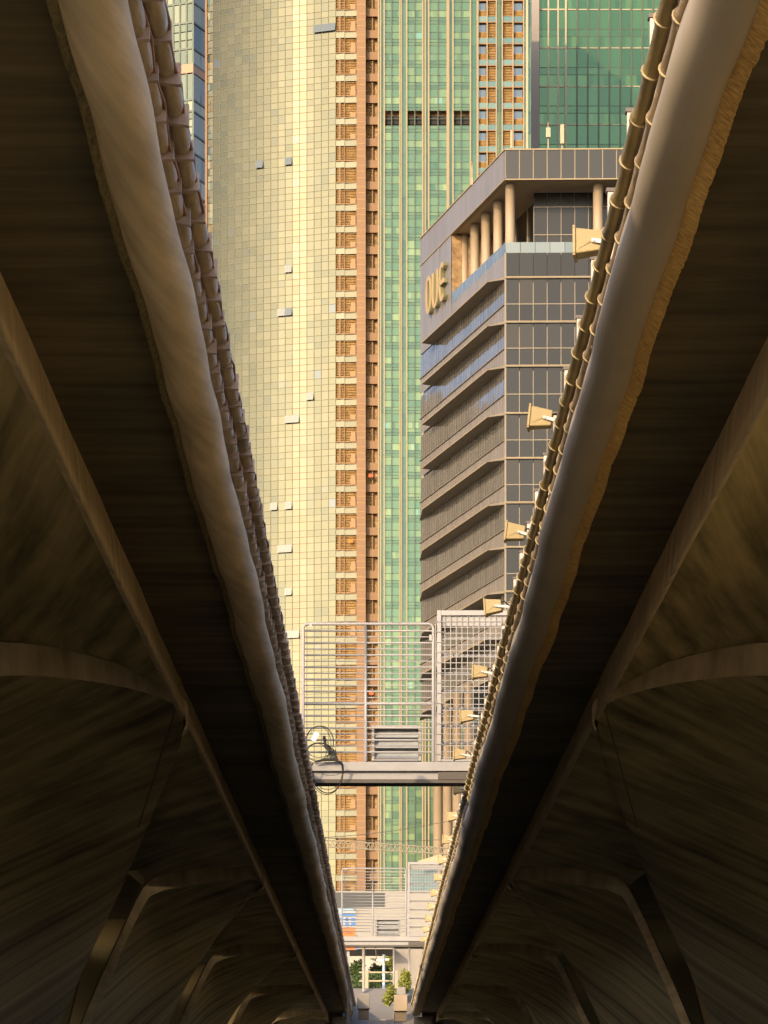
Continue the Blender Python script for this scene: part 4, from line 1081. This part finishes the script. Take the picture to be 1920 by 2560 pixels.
shrub('tree',818,2112,205,22,30,M_leafd,'dark green bushy tree behind the middle of the railing',4,1800,.28,'tree')
shrub('tree',842,2078,212,10,26,M_leafy,'lighter yellow green tree above the right end of the railing',5,1200,.28,'tree')
# hedge behind the railing
rg=random.Random(9); mb=MB()
for q in range(14): foliage(mb,W(778+q*5.5,2122,190),.5,.6,.6,150,.16,rg)
tag(mb.build('hedge',M_leafd,None),'low dark hedge behind the cream railing on the ramp','hedge')
# railing with cream rails and posts
rl=empty('railing',W(815,2135,180),'cream railing with two rails and stubby posts at the head of the ramp','railing')
mb=MB(); D=180
for py in (2100.5,2119): mb.bar(W(776,py,D),W(851,py,D),.10)
local(mb.build('rail',M_cream,None,bevel=.02),rl)
for px in (792.5,857): 
    mb=MB(); x=XH(px,D); mb.box(x-.10,x+.10,D-.1,D+.1,ZH(2136,D),ZH(2096,D)); local(mb.build('post',M_cream,None,bevel=.03),rl)
for py in (2124,2134):
    pass
def pole(px,y0,y1,D,r,m,label):
    mb=MB(); mb.tube([W(px,y1,D),W(px,y0,D)],r,10); tag(mb.build('pole',m,None,True),label,'pole','slim poles at the head of the ramp')
pole(785.5,2040,2142,177,.095,M_wallw,'thick white pole at the left of the ramp railing')
pole(829,2062,2136,182,.085,mat('bluish pole',(.40,.46,.54),.5),'bluish grey pole in front of the hedge')
pole(851,2040,2136,179,.07,M_galv,'grey pole right of the ramp railing')
pole(884,2040,2136,182,.06,M_galv,'slim grey pole nearest the right edge beam')
# canopy with tube lamp
cn=empty('canopy',W(830,2060,200),'shallow grey canopy with a hanging tube lamp behind the poles','canopy')
mb=MB(); D=200; mb.box(XH(700,D),XH(852,D),D-2,D+6,ZH(2084,D)+.9,ZH(2050,D)); mb.box(XH(852,D)+.01,XH(960,D),D,D+1,ZH(2145,D),ZH(2050,D)); local(mb.build('panel',mat('grey canopy',(.22,.195,.165),.8,var=.12,scale=.5),None),cn)
mb=MB(); D=190; mb.box(XH(813,D),XH(828,D),D,D+.3,ZH(2077,D),ZH(2072,D)); mb.box(XH(829,D),XH(841,D),D,D+.3,ZH(2075,D),ZH(2070.5,D)); local(mb.build('tube_lamp',M_white,None,bevel=.02),cn)
mb=MB(); mb.hexa([W(800,2072,D+.5),W(814,2078,D+.5),W(814,2078,D+1),W(800,2072,D+1),W(800,2070,D+.5),W(814,2070,D+.5),W(814,2070,D+1),W(800,2070,D+1)]); mb.bar(W(813,2072,D),W(811,2046,D),.05); local(mb.build('lamp_arm',M_galvd,None),cn)

# ------------------------------------------------------------------ ground, water, banks
mb=MB(); mb.quad((-4000,-4000,-3),(4000,-4000,-3),(4000,4000,-3),(-4000,4000,-3)); struct(mb.build('ground',M_soil,None))
m,nt_,b=new_mat('river water'); b.inputs['Base Color'].default_value=(.11,.105,.075,1); b.inputs['Roughness'].default_value=.22; b.inputs['IOR'].default_value=1.33
n_=nt_.nodes.new('ShaderNodeTexNoise'); n_.inputs['Scale'].default_value=.9; n_.inputs['Detail'].default_value=3; tc=nt_.nodes.new('ShaderNodeTexCoord'); nt_.links.new(tc.outputs['Object'],n_.inputs['Vector'])
bp=nt_.nodes.new('ShaderNodeBump'); bp.inputs['Strength'].default_value=.5; bp.inputs['Distance'].default_value=.12; nt_.links.new(n_.outputs[0],bp.inputs['Height']); nt_.links.new(bp.outputs[0],b.inputs['Normal'])
mb=MB(); mb.quad((-900,4,-.6),(900,4,-.6),(900,170,-.6),(-900,170,-.6)); struct(mb.build('water',m,None))
mb=MB(); mb.box(-400,400,-60,4,-2.9,0); struct(mb.build('promenade',M_pave,None))
mb=MB(); mb.box(-1500,1500,183.5,2500,-2.9,-.02); struct(mb.build('far_bank',M_soil,None))
mb=MB(); mb.box(-1500,1500,170.2,183.4,-2.9,-.7); struct(mb.build('embankment',M_pale,None))
